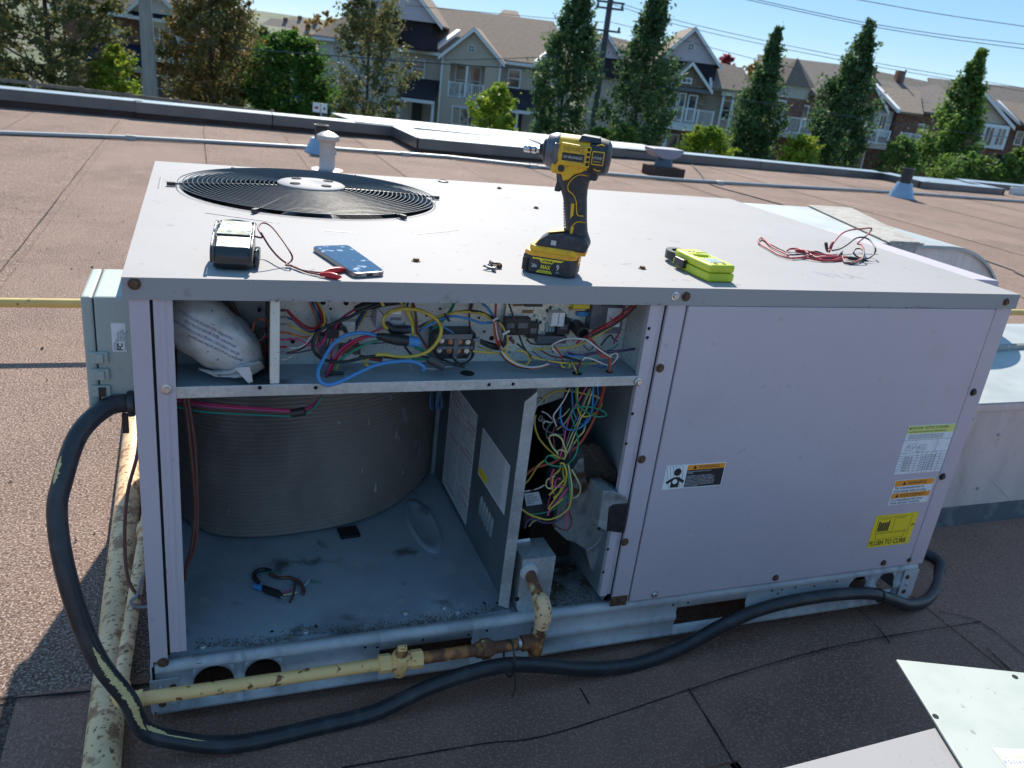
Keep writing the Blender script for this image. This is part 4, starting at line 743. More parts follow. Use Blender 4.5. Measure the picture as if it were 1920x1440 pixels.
MB().tube([(-9,2.14,.15),(10,2.10,.15)], .018, 14).build('pipe', mat('yellow_pipe', (.66,.50,.17), .5, 0, [((.58,.42,.13), 6, .4, .7), ((.20,.10,.05), 30, .66, .72, 6)]), yp, 60)
for x in (-3, 3.3, 6.5): MB().box(x-.05,x+.05,2.04,2.2,ZR,.131).build('wood_block', mat('wood_block', (.20,.15,.10), .9) if x < -2 else bpy.data.materials['wood_block'], yp, bevel=.004)
# ---- flexible conduit
cdm = MB()
cpts = [(-.004,.10,.60),(-.045,.085,.60),(-.088,.055,.565),(-.112,.02,.50)]+[tuple(at(u, v, y=y)) for u, v, y in [(107,960,.0),(118,1050,-.03),(146,1150,-.055),(185,1240,-.075),(240,1312,-.088)]]+[(-.004,-.094,.052),(.06,-.1,.018),(.12,-.102,-.002),(.185,-.098,-.011),(.30,-.088,-.012),(.41,-.082,-.006)]+[tuple(at(u, v, y=y)) for u, v, y in [(800,1290,-.082),(880,1262,-.083),(950,1247,-.082),(1020,1248,-.078),(1100,1254,-.07),(1190,1246,-.062),(1280,1213,-.045),(1360,1170,-.034),(1440,1138,-.028),(1540,1118,-.026),(1625,1112,-.026),(1665,1122,-.024),(1705,1134,-.018)]]
p = at(1742,1122,y=.02); cpts += [tuple(p), tuple(at(1757,1085,y=.10)), tuple(at(1750,1045,y=.17)), (2.02,.30,-.012), (1.9,.7,-.012)]
fc = thing('flexible_conduit', (.2,-.1,ZR), 'thick black flexible conduit looping from the side box along the front of the unit', 'conduit')
sm_ = spline(cpts, 8)
MB().tube(sm_, .0160, 18).build('conduit_hose', blackr, fc, 60)
MB().lathe([(.021,0),(.023,.003),(.023,.010),(.020,.013),(.020,.032)], (-.016,.096,.60), (1,.05,0), 20).build('connector', blackr, fc, 40)
MB().cbox((-.02,.09,.566), (.005,.004,.018)).build('connector_tab', blackr, fc, bevel=.001)
# yellow paint smears on the hose
smear = mat('paint_smear', (.74,.58,.27), .6, 0, [((.62,.47,.20), 60, .4, .6, 6)])
def smr(i0, i1, ang, wd, seed):
    vs = []; n_ = (i1-i0)*5+1; sub = []
    for k in range(n_):
        t = i0+k/5; i = int(t); f = t-i; q = sm_[i].lerp(sm_[min(i+1,len(sm_)-1)], f); d = (sm_[min(i+1,len(sm_)-1)]-sm_[i]).normalized(); sub.append((q, d))
    for k, (q, d) in enumerate(sub):
        to = (CAM-q).normalized(); n0 = (to-d*to.dot(d)).normalized(); s0 = d.cross(n0); e = math.sin(math.pi*k/(n_-1))**.6
        lo = ang-wd*e*(.5+abs(pnoise((k*.6, seed, 0)))*1.2); hi = ang+wd*e*(.5+abs(pnoise((k*.6, seed, 9)))*1.2)
        vs += [q+(n0*math.cos(a2)+s0*math.sin(a2))*.01625 for a2 in (lo, lo+(hi-lo)/3, lo+2*(hi-lo)/3, hi)]
    MB().add(vs, [(4*k+j, 4*k+j+1, 4*k+5+j, 4*k+4+j) for k in range(n_-1) for j in range(3)]).build('paint_smear', smear, fc, 60)
smr(53, 71, -.15, .55, 3); smr(70, 76, -.5, .35, 6); smr(20, 25, .8, .35, 8); smr(74, 84, -.35, .10, 12)
zt1 = at(955,1222,y=-.05)
tie = thing('zip_tie', (.70,-.07,.05), 'thin black zip tie strapping the conduit to the gas pipe under the union', 'zip tie')
tc_ = at(952,1230,y=-.068); MB().tube([V((.69+.0*math.cos(a2), -.066+.03*math.cos(a2), .064+.042*math.sin(a2))) for a2 in [2*math.pi*k/24 for k in range(24)]], .0022, 6, closed=True).build('strap', black, tie, 60)
MB().cbox((.69,-.098,.062), (.004,.003,.004)).build('lock_head', black, tie, bevel=.0005); MB().tube([(.69,-.1,.06),(.694,-.108,.03),(.692,-.106,-.005)], .0014, 6).build('tail', black, tie, 60)
tie2 = thing('zip_tie', (1.75,-.02,.03), 'thin black zip tie holding the conduit to the right end of the base rail', 'zip tie')
q = at(1650,1118,y=-.026); MB().tube([q+V((.0, .019*math.cos(a2), .019*math.sin(a2))) for a2 in [2*math.pi*k/20 for k in range(20)]], .0016, 6, closed=True).build('strap', black, tie2, 60)
# brown cable and thin blue lead by the left corner
lc = thing('control_cable', (-.03,.1,.2), 'brown control cable hanging in a loop beside the left corner post', 'cable')
wire(WCOL['brown'], 3.3, None, [(262,790),(258,850),(240,920),(234,990),(236,1060),(246,1100),(270,1125),(290,1132)], .12, .04, .0, lc, 'cable')
wire(WCOL['grey'], 3.0, None, [(280,1055),(266,1085),(258,1115),(245,1128),(258,1138),(284,1136)], .06, .04, .0, lc, 'cable_end')
# ---- electrical enclosure on the left side
eb = thing('electrical_enclosure', (-.04,.18,.585), 'grey plastic electrical enclosure with latches on the left side of the unit', 'electrical box')
bx0, bx1, by0, by1, bz0, bz1 = -.075, .002, .10, .275, .585, .789
body = MB().box(-.0565, bx1, by0, by1, bz0, bz1).build('box_body', ebox_m, eb, bevel=.004)
MB().box(bx0, -.0578, by0, by1, bz0+.002, bz1).build('box_cover', ebox_m, eb, bevel=.004)
MB().box(-.0578, -.0565, by0+.003, by1-.003, bz0+.003, bz1-.003).build('seal', blackm, eb)
for z in (.685, .655, .625):
    lt = MB().box(-.068, -.040, by0-.007, by0+.001, z-.010, z+.010).build('latch', ebox_m, eb, bevel=.0015)
    MB().box(-.058, -.047, by0-.011, by0-.007, z-.008, z+.008).build('latch_tongue', ebox_m if z > .63 else black, lt, bevel=.001)
fl2 = MB().box(-.033, -.0115, by0-.0006, by0-.0001, .694, .744).build('rating_label', white, eb)
for k, l in enumerate(['Smart Energy','Management Device','Model ECM-002','Tested to Comply','With FCC Standards','FOR HOME OR OFFICE USE']): text(l, .0042, ink, (-.0285+.0034*k, by0-.0009, .696+(.016 if k > 1 and k < 5 else 0)), (0,0,1), (-1,0,0), fl2, sx=.62)
text('FC', .011, ink, (-.0175, by0-.0009, .696), (0,0,1), (-1,0,0), fl2, bold=.0004)

# ================================================================== THINGS ON THE LID
# ---- impact driver
EX = V((.861,-.508,0)).normalized(); EY = V((.508,.861,0)).normalized(); DO = V((.746,.041,H+.001))
DM = Matrix(((EX.x,EY.x,0,DO.x),(EX.y,EY.y,0,DO.y),(0,0,1,DO.z),(0,0,0,1)))
drl = thing('impact_driver', DO, 'yellow and black cordless impact driver standing upright on its battery on the lid', 'power tool')
def rpoly(x0, x1, y0, y1, c, z): return [(x0+c,y0,z),(x1-c,y0,z),(x1,y0+c,z),(x1,y1-c,z),(x1-c,y1,z),(x0+c,y1,z),(x0,y1-c,z),(x0,y0+c,z)]
MD = lambda: MB(DM)
bat = MD().prism(rpoly(-.086,.018,0,.075,.014,.0), (0,0,.034)).build('battery', drill_black, drl, bevel=.004, seg=3)
MD().prism(rpoly(-.084,.0165,.0015,.0735,.013,.030), (0,0,.012)).build('battery_top', drill_amber, bat, bevel=.004, seg=3)
MD().prism(rpoly(-.076,.020,.004,.071,.012,.040), (0,0,.012)).build('foot_rail', drill_yellow, drl, bevel=.003, seg=3)
MD().prism([(-.066,.006,.050),(.030,.006,.050),(.034,.006,.062),(.026,.008,.078),(-.012,.010,.082),(-.045,.010,.074),(-.060,.008,.062)], (0,.060,0)).build('foot', drill_black, drl, bevel=.004, seg=3)
MD().prism([(-.072,.010,.048),(-.058,.010,.064),(-.050,.010,.052)], (0,.052,0)).build('foot_nose', drill_amber, drl, bevel=.003)
MD().prism([(-.046,.016,.076),(-.014,.016,.0835),(-.014,.060,.0835),(-.046,.060,.076)], (0,0,.002)).build('foot_top', drill_yellow, drl, bevel=.001)
MD().box(.012,.030,.016,.058,.042,.056).build('release_button', drill_amber, drl, bevel=.002)
# handle: lofted rounded section
hs_ = [(.070,-.014,.033,.020),(.085,-.015,.026,.0195),(.105,-.019,.022,.0185),(.125,-.023,.019,.0185),(.145,-.029,.016,.019),(.16,-.036,.015,.020),(.175,-.043,.016,.021),(.190,-.047,.022,.022),(.205,-.05,.034,.023)]
b = MD(); n = 20; vs = []
for z, xa, xb, hw_ in hs_:
    for k in range(n):
        t = 2*math.pi*k/n; c_, s_ = math.cos(t), math.sin(t); sg = lambda q: (abs(q)**.62)*(1 if q >= 0 else -1)
        vs.append(((xa+xb)/2+(xb-xa)/2*sg(c_), .0375+hw_*sg(s_), z))
b.add(vs, [(i*n+k, i*n+(k+1) % n, (i+1)*n+(k+1) % n, (i+1)*n+k) for i in range(len(hs_)-1) for k in range(n)]); hnd = b.build('handle', drill_black, drl, 60)
for k in range(10): z = .085+.0052*k; MD().tube([(-.0165-(z-.085)*.16,.026,z),(-.0185-(z-.085)*.16,.0375,z),(-.0165-(z-.085)*.16,.049,z)], .0012, 6).build('grip_rib', drill_black, hnd, 60)
def dline(pts, r=.0011, y=.0175, m=drill_yellow): MD().tube(spline([(x, y, z) for x, z in pts], 4), r, 6).build('yellow_line', m, hnd, 60)
dline([(.012,.189),(-.004,.188),(-.018,.174),(-.019,.160),(-.008,.152),(-.001,.140),(.004,.118),(.016,.1165)], y=.0168); dline([(.022,.105),(.006,.104),(-.003,.094)], y=.018)
MD().prism([(-.010,.0175,.136),(-.004,.0175,.136),(-.003,.0175,.115),(-.008,.0175,.108)], (0,.002,0)).build('yellow_inset', drill_yellow, hnd); MD().prism([(-.004,.0178,.094),(.001,.0178,.094),(.000,.0178,.078),(-.005,.0178,.078)], (0,.002,0)).build('yellow_inset', drill_yellow, hnd)
MD().prism([(-.047,.026,.190),(-.037,.026,.190),(-.030,.026,.172),(-.034,.026,.152),(-.046,.026,.152),(-.043,.026,.17)], (0,.024,0)).build('trigger', black, drl, bevel=.003)
MD().prism([(-.055,.011,.210),(.012,.011,.210),(.003,.011,.194),(-.012,.011,.188),(-.020,.011,.178),(-.030,.011,.174),(-.034,.011,.186),(-.054,.011,.186)], (0,.053,0)).build('trigger_guard', drill_yellow, drl, bevel=.003)
MD().lathe([(.0065,0),(.0055,.004),(0,.0045)], (-.036,.012,.196), (0,-1,0), 16).build('selector_button', black, drl, 40)
AXC = V((0,.0375,.222))
MD().lathe([(.0,-.082),(.012,-.082),(.013,-.077),(.018,-.075),(.024,-.072),(.0245,-.069)], AXC, (1,0,0), 32).build('nose_collar', black, drl, 40)
MD().lathe([(.0245,-.069),(.028,-.068),(.030,-.064),(.0325,-.056),(.0335,-.047),(.0325,-.045)], AXC, (1,0,0), 36).build('gear_case', drill_grey, drl, 40)
MD().prism([(-.053,.003,.205),(-.045,.003,.205),(-.044,.003,.238),(-.052,.003,.240),(-.056,.003,.225)], (0,.01,0)).build('case_lug', drill_grey, drl, bevel=.002)
yh = MD().lathe([(.031,-.047),(.0328,-.046),(.033,.012),(.0325,.016)], AXC, (1,0,0), 36).build('motor_housing', drill_yellow, drl, 40)
MD().prism([(-.043,.0035,.203),(.014,.0035,.203),(.014,.0035,.240),(-.040,.0035,.242)], (0,.016,0)).build('side_panel', drill_yellow, drl, bevel=.002)
MD().lathe([(.033,.010),(.0338,.014),(.0335,.030),(.031,.042),(.024,.047),(.012,.0485),(0,.0485)], AXC, (1,0,0), 32).build('rear_cap', drill_black, drl, 40)
MD().prism([(-.012,.012,.246),(.018,.010,.248),(.030,.014,.247),(.026,.02,.256),(-.008,.02,.2575)], (0,.036,0)).build('top_cover', drill_black, drl, bevel=.002)
MD().box(.010,.030,.024,.052,.180,.195).build('belt_clip_mount', drill_black, drl, bevel=.004)
for k in range(4): MD().box(.0075,.0125,.0028,.0045,.207+.0085*k,.2125+.0085*k).build('vent_slot', blackm, yh, bevel=.0004)
for z_ in (.199,.192): MD().box(-.012,-.006,.0165,.0175,z_,z_+.003).build('vent_slot', blackm, yh)
DR, DU = EX, V((0,0,1))
def dpt(x, y, z): return DM @ V((x, y, z))
text('DEWALT', .0105, mat('embossed_yellow', (.34,.22,.03), .5), dpt(-.0355,.0031,.2290), DR, DU, yh, sx=.88, bold=.0003)
MD().box(-.0365,.0035,.0030,.0036,.2115,.2255).build('name_plate', black, yh, bevel=.0004); text('20V BRUSHLESS', .0064, WCOL['white'], dpt(-.0345,.0027,.2162), DR, DU, yh, sx=.80)
# rear badge faces the viewer side of the cap
bdg = MD().box(.0165,.0385,.0022,.006,.2105,.2345).build('badge', drill_yellow, drl, bevel=.0012)
MD().box(.0180,.0370,.0017,.003,.2125,.2325).build('badge_field', black, bdg, bevel=.0006); text('ATOMIC', .0068, WCOL['white'], dpt(.0187,.0014,.2205), DR, DU, bdg, sx=.66, shear=.2); text('COMPACT', .0032, yellowlab, dpt(.0192,.0014,.2155), DR, DU, bdg, sx=.95)
dl = [(.024,.252),(.034,.250),(.040,.246)]; MD().tube(spline([(.022,.012,.243),(.030,.012,.2455),(.038,.017,.243)],4), .0012, 6).build('yellow_line', drill_yellow, drl, 60); MD().tube(spline([(.022,.010,.203),(.030,.011,.2005),(.038,.016,.203)],4), .0012, 6).build('yellow_line', drill_yellow, drl, 60)
skt = MD().lathe([(.0045,-.088),(.0045,-.080)], AXC+V((0,0,-.002)), (1,0,0), 16).build('shank', silver, drl, 40)
MD().lathe([(.0052,-.112),(.0065,-.1115),(.0068,-.101),(.0052,-.0995),(.0052,-.098),(.0068,-.0965),(.0068,-.090),(.0048,-.088)], AXC+V((0,0,-.002)), (1,0,0), 18).build('nut_driver', plain('chrome',(.55,.56,.58),.18,1.0), drl, 35)
MD().lathe([(.0055,-.0995),(.0055,-.098)], AXC+V((0,0,-.002)), (1,0,0), 16).build('red_ring', WCOL['red'], drl)
# battery print
fy = -.0006
def dbox(x0, x1, z0, z1, m, nm, y=-.0004): return MD().box(x0, x1, y, .001, z0, z1).build(nm, m, bat)
MD().prism([(-.066,-.0004,.031),(-.006,-.0004,.031),(-.012,-.0004,.0275),(-.024,-.0004,.0275),(-.028,-.0004,.0225),(-.048,-.0004,.0225),(-.053,-.0004,.0285),(-.066,-.0004,.0285)], (0,.001,0)).build('yellow_print', yellowlab, bat)
MD().prism([(-.057,-.0004,.0035),(-.026,-.0004,.0035),(-.029,-.0004,.0085),(-.052,-.0004,.0085)], (0,.001,0)).build('yellow_print', yellowlab, bat)
text('LITHIUM', .0068, ink, dpt(-.0375,fy,.0242), DR, DU, bat, align='CENTER', sx=.78, bold=.0002); text('20v', .0095, WCOL['white'], dpt(-.066,fy,.0125), DR, DU, bat, sx=.74, bold=.0002)
text('MAX', .0105, yellowlab, dpt(-.049,fy,.0115), DR, DU, bat, sx=.82, bold=.0003); text('9', .0155, WCOL['white'], dpt(-.0195,fy,.0125), DR, DU, bat, sx=.78, bold=.0003); text('A.H', .005, WCOL['white'], dpt(-.0195,fy,.0065), DR, DU, bat, sx=.8)
text('Extended range', .0045, ink, dpt(-.0405,fy,.0047), DR, DU, bat, align='CENTER', sx=.78)
for k in range(5): MD().box(-.0845+.0026*k,-.0835+.0026*k,-.0002 if k else .001,.003,.004,.028).build('grip_groove', blackm, bat)
dbox(-.032,-.022,.058,.066,WCOL['white'],'mode_print',.0055) if False else MD().box(-.036,-.026,.0054,.0062,.057,.066).build('mode_button', plain('pale_grey',(.5,.5,.48)), drl, bevel=.0005)
for k in range(5): MD().box(.0178,.0190,.022+.0085*k,.026+.0085*k,.004,.020).build('battery_vent', rubber_grey, bat, bevel=.0004)
MD().box(.0175,.0195,.018,.062,.022,.036).build('battery_latch', drill_amber, bat, bevel=.001)
# ---- leather meter case
mc = thing('meter_pouch', (.158,.08,H), 'black leather meter pouch with a clear window lying at the left of the lid', 'pouch')
leather = mat('leather', (.016,.016,.018), .24, 0, (), (.5, 900, .0008), spec=.8); vinyl = mat('vinyl_window', (.62,.55,.34), .12, 0, [((.80,.80,.72), 45, .4, .6, 4), ((.30,.31,.30), 38, .60, .70, 3)])
CM = Matrix.Translation((.157,.045,H+.0005)) @ Matrix.Rotation(-.12, 4, 'Z')
b = MB(CM); pr = [(.0,.002),(-.006,.012),(-.006,.028),(.004,.038),(.045,.050),(.085,.058),(.115,.052),(.122,.035),(.122,.0)]
body_ = b.prism([(-.032,y,z) for y, z in pr], (.060,0,0)).build('pouch_body', leather, mc, bevel=.006, seg=3)
for x in (-.0325,.0285): MB(CM).tube(spline([(x,-.0075,.014),(x,-.0075,.028),(x,.004,.0395),(x,.045,.0515),(x,.085,.0595),(x,.114,.0535)],5), .0022, 6).build('piping', leather, mc, 60)
MB(CM).prism([(-.029,.040,.0495),(.025,.040,.0495),(.023,.108,.0572),(-.026,.108,.0572)], (0,0,.0015)).build('window', vinyl, mc, bevel=.0006)
MB(CM).tube(spline([(-.029,.114,.0545),(-.004,.121,.056),(.026,.114,.0545)],6), .0025, 6).build('piping', leather, mc, 60)
MB(CM).prism([(.030,.01,.003),(.030,.06,.006),(.030,.062,.028),(.030,.030,.030),(.030,.012,.018)], (.010,0,0)).build('belt_loop', leather, mc, bevel=.004)
# ---- alligator lead
al = thing('clip_lead', (.25,.15,H), 'thin dark red test lead with two red alligator clips beside the phone', 'test lead')
lp = [(.1915,.16,.885)]+[tuple(at(u, v, z=z)) for u, v, z in [(492,445,.895),(484,428,.905),(492,418,.905),(508,424,.900),(528,448,.89),(546,476,.875),(547,488,.862),(536,497,.857)]]
lp2 = [tuple(at(u, v, z=z)) for u, v, z in [(489,436,.905),(505,462,.885),(522,482,.868),(540,495,.857),(565,506,.856),(590,510,.857),(606,511,.857)]]
MB().tube(spline(lp+[tuple(at(550,499,z=.856)), tuple(at(575,510,z=.855)), tuple(at(600,515,z=.856))], 6), .0016, 8).build('cable', WCOL['dred'], al, 60); MB().tube(spline(lp2, 6), .0016, 8).build('cable', WCOL['dred'], al, 60)
redclip = plain('clip_red', (.55,.015,.02), .35)
for pts in ([(604,511),(616,508),(640,506),(648,505)], [(599,514),(612,515),(632,519),(640,519)]):
    P_ = [at(u, v, z=.857) for u, v in pts]; MB().tube(spline(P_,4), [.0025,.003,.0035,.004,.0048,.0055,.0058,.0055,.005,.004,.003,.0022,.0015][:len(spline(P_,4))], 10).build('alligator_clip', redclip, al, 60)
# ---- phone
ph = thing('smartphone', (.352,.12,H), 'smartphone with a smudged dark screen lying flat on the lid', 'phone')
pc = [V((.3005,.200,0)),V((.370,.2195,0)),V((.4035,.030,0)),V((.3465,.0125,0))]
def rquad(c, r, z, ins=0):
    out = []; ce = sum(c, V((0,0,0)))/4; c = [q+(ce-q).normalized()*ins for q in c]
    for i in range(4):
        a_, b0, d_ = c[i-1], c[i], c[(i+1) % 4]; u_ = (a_-b0).normalized(); v_ = (d_-b0).normalized()
        for k in range(5):
            t = k/4; out.append((b0+u_*r*(1-t)**2+v_*r*t**2)+V((0,0,z)))
    return out
frame_m = mat('phone_frame', (.30,.27,.26), .35, .6)
MB().prism(rquad(pc,.012,H+.0008), (0,0,.0082)).build('phone_body', frame_m, ph, bevel=.0018, seg=3)
MB().prism(rquad(pc,.011,H+.0086,.003), (0,0,.0009)).build('screen', glassd, ph)
nearc = (pc[2]+pc[3])/2; dn = (pc[3]-pc[2]).normalized(); on = V((dn.y,-dn.x,0)); on = on if on.y < 0 else -on
ang_ = math.atan2((pc[2]-pc[3]).y, (pc[2]-pc[3]).x)
MB().cbox(nearc+on*.0002+V((0,0,H+.0048)), (.0055,.0008,.0018), Matrix.Rotation(ang_,3,'Z')).build('charge_port', blackm, ph, bevel=.0006)
for s_ in (-.018,.018,.022,.026,-.022): MB().lathe([(.0011,0),(.0011,.0006),(0,.0006)], nearc+dn*s_+on*.0001+V((0,0,H+.0048)), on, 8).build('speaker_hole', blackm, ph)
# ---- clamp meter
cm = thing('clamp_meter', (1.09,.1,H), 'lime green clamp meter with a black jaw near the front edge of the lid', 'meter')
CMm = Matrix.Translation((1.0875,.112,H+.0006)) @ Matrix.Rotation(.02, 4, 'Z')
MB(CMm).prism([(-.031,-.073,0),(.031,-.073,0),(.034,-.02,0),(.032,.05,0),(.026,.072,0),(-.026,.072,0),(-.032,.05,0),(-.034,-.02,0)], (0,0,.0175)).build('lower_shell', lime, cm, bevel=.004, seg=3)
up_ = MB(CMm).prism([(-.030,-.072,.0182),(.030,-.072,.0182),(.033,-.02,.0182),(.031,.05,.0182),(.025,.071,.0182),(-.025,.071,.0182),(-.031,.05,.0182),(-.033,-.02,.0182)], (0,0,.0165)).build('upper_shell', lime, cm, bevel=.005, seg=3)
MB(CMm).box(-.017,.017,-.048,-.018,.0345,.0354).build('display', lcd, cm, bevel=.0003); MB(CMm).box(-.0185,.0185,-.050,-.016,.0343,.0349).build('bezel', rubber_grey, cm)
MB(CMm).lathe([(.0165,0),(.0165,.003),(.014,.005),(0,.005)], (.0,.012,.0345), (0,0,1), 24).build('dial', lime, cm, 30); MB(CMm).box(-.013,.013,.010,.014,.0385,.0412).build('dial_bar', lime, cm, bevel=.0008)
for k in range(18): a_ = 2*math.pi*k/18; MB(CMm).cbox((.0205*math.cos(a_),.012+.0205*math.sin(a_),.0348), (.0012,.0012,.0003)).build('dial_mark', ink, cm)
for x in (-.011,.009): MB(CMm).lathe([(.0042,0),(.004,.0015),(0,.0015)], (x,-.060,.0345), (0,0,1), 14).build('button', plain('olive_button',(.18,.18,.04)) if x < 0 else bpy.data.materials['olive_button'], cm, 40)
for x in (-.012,.0): MB(CMm).box(x,x+.008,.042,.047,.0345,.0358).build('button', rubber_grey, cm, bevel=.0005)
jw = [(.030*math.cos(t)*1.0,.088+.036*math.sin(t)) for t in [math.radians(-45+270*k/20) for k in range(21)]]
b = MB(CMm); ji = [(.018*math.cos(t),.088+.022*math.sin(t)) for t in [math.radians(-45+270*k/20) for k in range(21)]]
b.add([(x,y,z) for z in (.007,.025) for x, y in jw]+[(x,y,z) for z in (.007,.025) for x, y in ji], [(i,i+1,22+i,21+i) for i in range(20)]+[(42+i,63+i,64+i,43+i) for i in range(20)]+[(21+i,22+i,64+i,63+i) for i in range(20)]+[(i,42+i,43+i,i+1) for i in range(20)]); b.build('jaw', black, cm, 40)
MB(CMm).box(-.042,-.031,.008,.044,.006,.024).build('jaw_trigger', black, cm, bevel=.002)
# ---- test leads tangle
tl = thing('test_leads', (1.6,.35,H), 'tangle of red and black multimeter test leads on the right of the lid', 'test leads')
def ZT(X, Y): return zz(X, Y, 1220, 420, 4.174)
def tlead(col, pts, r=.0021): MB().tube(spline([at(*ZT(X, Y), z=H+.003+h*.001) for X, Y, h in pts], 6), r, 8).build('cable', WCOL[col], tl, 60)
tlead('red', [(1080,245,2),(950,180,2),(880,112,2),(850,118,3),(850,150,2),(930,200,1),(1010,245,1),(1110,268,1),(1230,250,3),(1330,240,5),(1480,250,4),(1540,265,2)])
tlead('black', [(870,120,0),(960,170,0),(1050,215,1),(1090,240,3),(1200,235,6),(1280,215,6),(1330,225,4),(1440,262,2),(1490,225,12),(1500,250,6),(1520,300,1),(1580,312,0),(1650,280,8),(1668,220,22),(1640,192,26),(1600,198,22),(1590,230,14),(1630,262,5),(1700,270,3),(1750,230,14),(1758,190,26),(1720,130,36),(1660,104,40),(1600,115,36),(1540,160,22),(1480,195,10),(1420,208,6)])
tlead('red', [(1400,210,8),(1430,150,20),(1490,80,40),(1560,48,48),(1650,38,52),(1715,32,54),(1728,45,50),(1690,90,38),(1620,150,18),(1650,165,16),(1668,205,14),(1650,265,6),(1590,300,2),(1540,300,1),(1510,280,2)])
tlead('red', [(1070,210,2),(1090,195,4),(1150,195,5),(1210,215,5),(1260,245,3),(1340,280,1),(1420,285,1),(1480,270,2),(1540,258,3)], .0026); tlead('black', [(1240,255,1),(1330,272,1),(1420,270,1),(1480,240,6),(1500,215,10)]); tlead('red', [(1110,265,1),(1200,262,2),(1300,282,1),(1400,290,0),(1500,283,0)])
def probe(col, a_, b0, za, zb, r=.0048):
    p = at(*ZT(*a_), z=H+za); q = at(*ZT(*b0), z=H+zb); MB().tube([p, p.lerp(q,.1), p.lerp(q,.7), p.lerp(q,.75), q], [.003, r, r, r*.8, .002], 10).build('probe', WCOL[col], tl, 60)
probe('black', (1370,142), (1382,218), .032, .006, .0042); probe('red', (1425,140), (1395,222), .03, .006, .004); probe('red', (1130,205), (1330,238), .007, .006); probe('red', (1300,268), (1530,258), .005, .006); probe('black', (1540,262), (1700,290), .006, .005)
MB().tube([at(*ZT(1700,288), z=H+.005), at(*ZT(1765,296), z=H+.004)], [.0014,.0006], 8).build('probe_tip', silver, tl, 60)
# ---- loose screws
for k, (u, v) in enumerate([(914,499),(926,494),(921,503),(932,499)]):
    p = at(u, v, z=H+.005); ls = thing('loose_screw', at(u, v, z=H), 'small loose dark hex screws heaped on the lid left of the driver', 'screw', 'loose screws heaped on the lid')
    a_ = rnd.random()*6; ax = V((math.cos(a_), math.sin(a_), .15)); MB().lathe([(.0065,0),(.0065,.0012),(.0045,.0015),(.0042,.006),(.0022,.006),(.0022,.018),(.0004,.021)], p-ax*.008, ax, 8).build('screw_body', rust_screw if k % 2 else rubber_grey, ls, 35)
# ---- wire pigtail on the base pan
pg = thing('wire_pigtail', at(520,1100,z=.109), 'burnt wire pigtail wrapped in black tape with a blue cap on the compartment floor', 'wires')
def ZP(X, Y): return zz(X, Y, 320, 980, 2.909)
def pgw(col, pts, r): MB().tube(spline([at(*ZP(X, Y), z=.113) for X, Y in pts], 6), r, 8).build('wire', WCOL[col], pg, 60)
pgw('black', [(480,325),(455,295),(470,265),(510,255),(545,265)], .005); pgw('brown', [(540,280),(590,300),(650,300),(700,325),(725,360),(722,390)], .004); pgw('brown', [(680,330),(670,390),(650,435)], .0026); pgw('pink', [(655,365),(630,378),(610,385)], .0022); pgw('cream', [(590,395),(640,392),(690,378)], .0018); pgw('white', [(725,345),(742,328),(758,308)], .0018); pgw('green', [(758,308),(780,322),(820,325)], .0014); pgw('green', [(480,285),(540,268),(610,275)], .0014); pgw('grey', [(585,400),(620,410),(645,415)], .002)
P_ = [at(*ZP(*q), z=.1155) for q in [(500,355),(540,372),(580,385),(600,400)]]; MB().tube(P_, [.007,.0085,.0085,.006], 10).build('tape_wrap', black, pg, 50); P_ = [at(*ZP(*q), z=.1155) for q in [(455,345),(470,350),(505,358)]]; MB().tube(P_, [.0055,.0062,.0068], 10).build('blue_cap', WCOL['blue'], pg, 50)
# ---- plastic bag with the manuals
bagm = mat('plastic_bag', (.40,.39,.37), .28, 0, [((.62,.62,.66), 9, .42, .62, 4), ((.30,.27,.23), 14, .50, .72, 5), ((.16,.14,.12), 120, .66, .72, 3)], (.35, 16, .010), spec=.6)
bag = thing('document_bag', (.13,.06,.662), 'dusty clear plastic bag of folded manuals stuffed in the left of the control compartment', 'bag')
b = MB(); nu, nv = 44, 26; vs = []
ca, cb2 = at(310,562,y=.07), at(486,694,y=.06); ax = (cb2-ca); L0 = ax.length/2; ax.normalize(); cc = (ca+cb2)/2; pu = ax.cross(V((0,1,0))).normalized()
for i in range(nv+1):
    t = -1+2*i/nv; rad = (max(0, 1-abs(t)**2.6))**.5*(1-.18*max(0, t))
    for k in range(nu):
        q = 2*math.pi*k/nu; c_, s_ = math.cos(q), math.sin(q); sg = lambda z: (abs(z)**.75)*(1 if z >= 0 else -1)
        p = cc+ax*(L0*1.02*t)+pu*(.052*rad*sg(c_))+V((0,1,0))*(.040*rad*sg(s_)); dd = pnoise(p*28)*.007+pnoise(p*70)*.003+abs(pnoise(p*16+V((3,0,0))))*.006
        vs.append(p+(p-cc).normalized()*dd*rad)
b.add(vs, [(i*nu+k, i*nu+(k+1) % nu, (i+1)*nu+(k+1) % nu, (i+1)*nu+k) for i in range(nv) for k in range(nu)])
bo_ = b.build('bag_film', bagm, bag, 70); bv = BVHTree.FromPolygons([V(q) for q in b.v], b.f)
MB().prism([at(u, v, y=.008) for u, v in [(440,690),(468,688),(472,700),(474,716),(466,719)]], (0,.0015,0)).build('bag_flap', bagm, bag)
b = MB(); fl3 = [at(u, v, y=y) for u, v, y in [(370,693,.03),(400,699,.02),(430,697,.018),(458,684,.02),(490,678,.03),(498,690,.04),(470,706,.03),(440,708,.02),(405,708,.02)]]; b.prism(fl3, (0,.012,0)).build('bag_fold', bagm, bag, bevel=.003)
rd_ = (at(455,676,y=.03)-at(355,628,y=.03)).normalized(); ud_ = rd_.cross(V((0,1,0))); ud_ = -ud_ if ud_.z > 0 else ud_
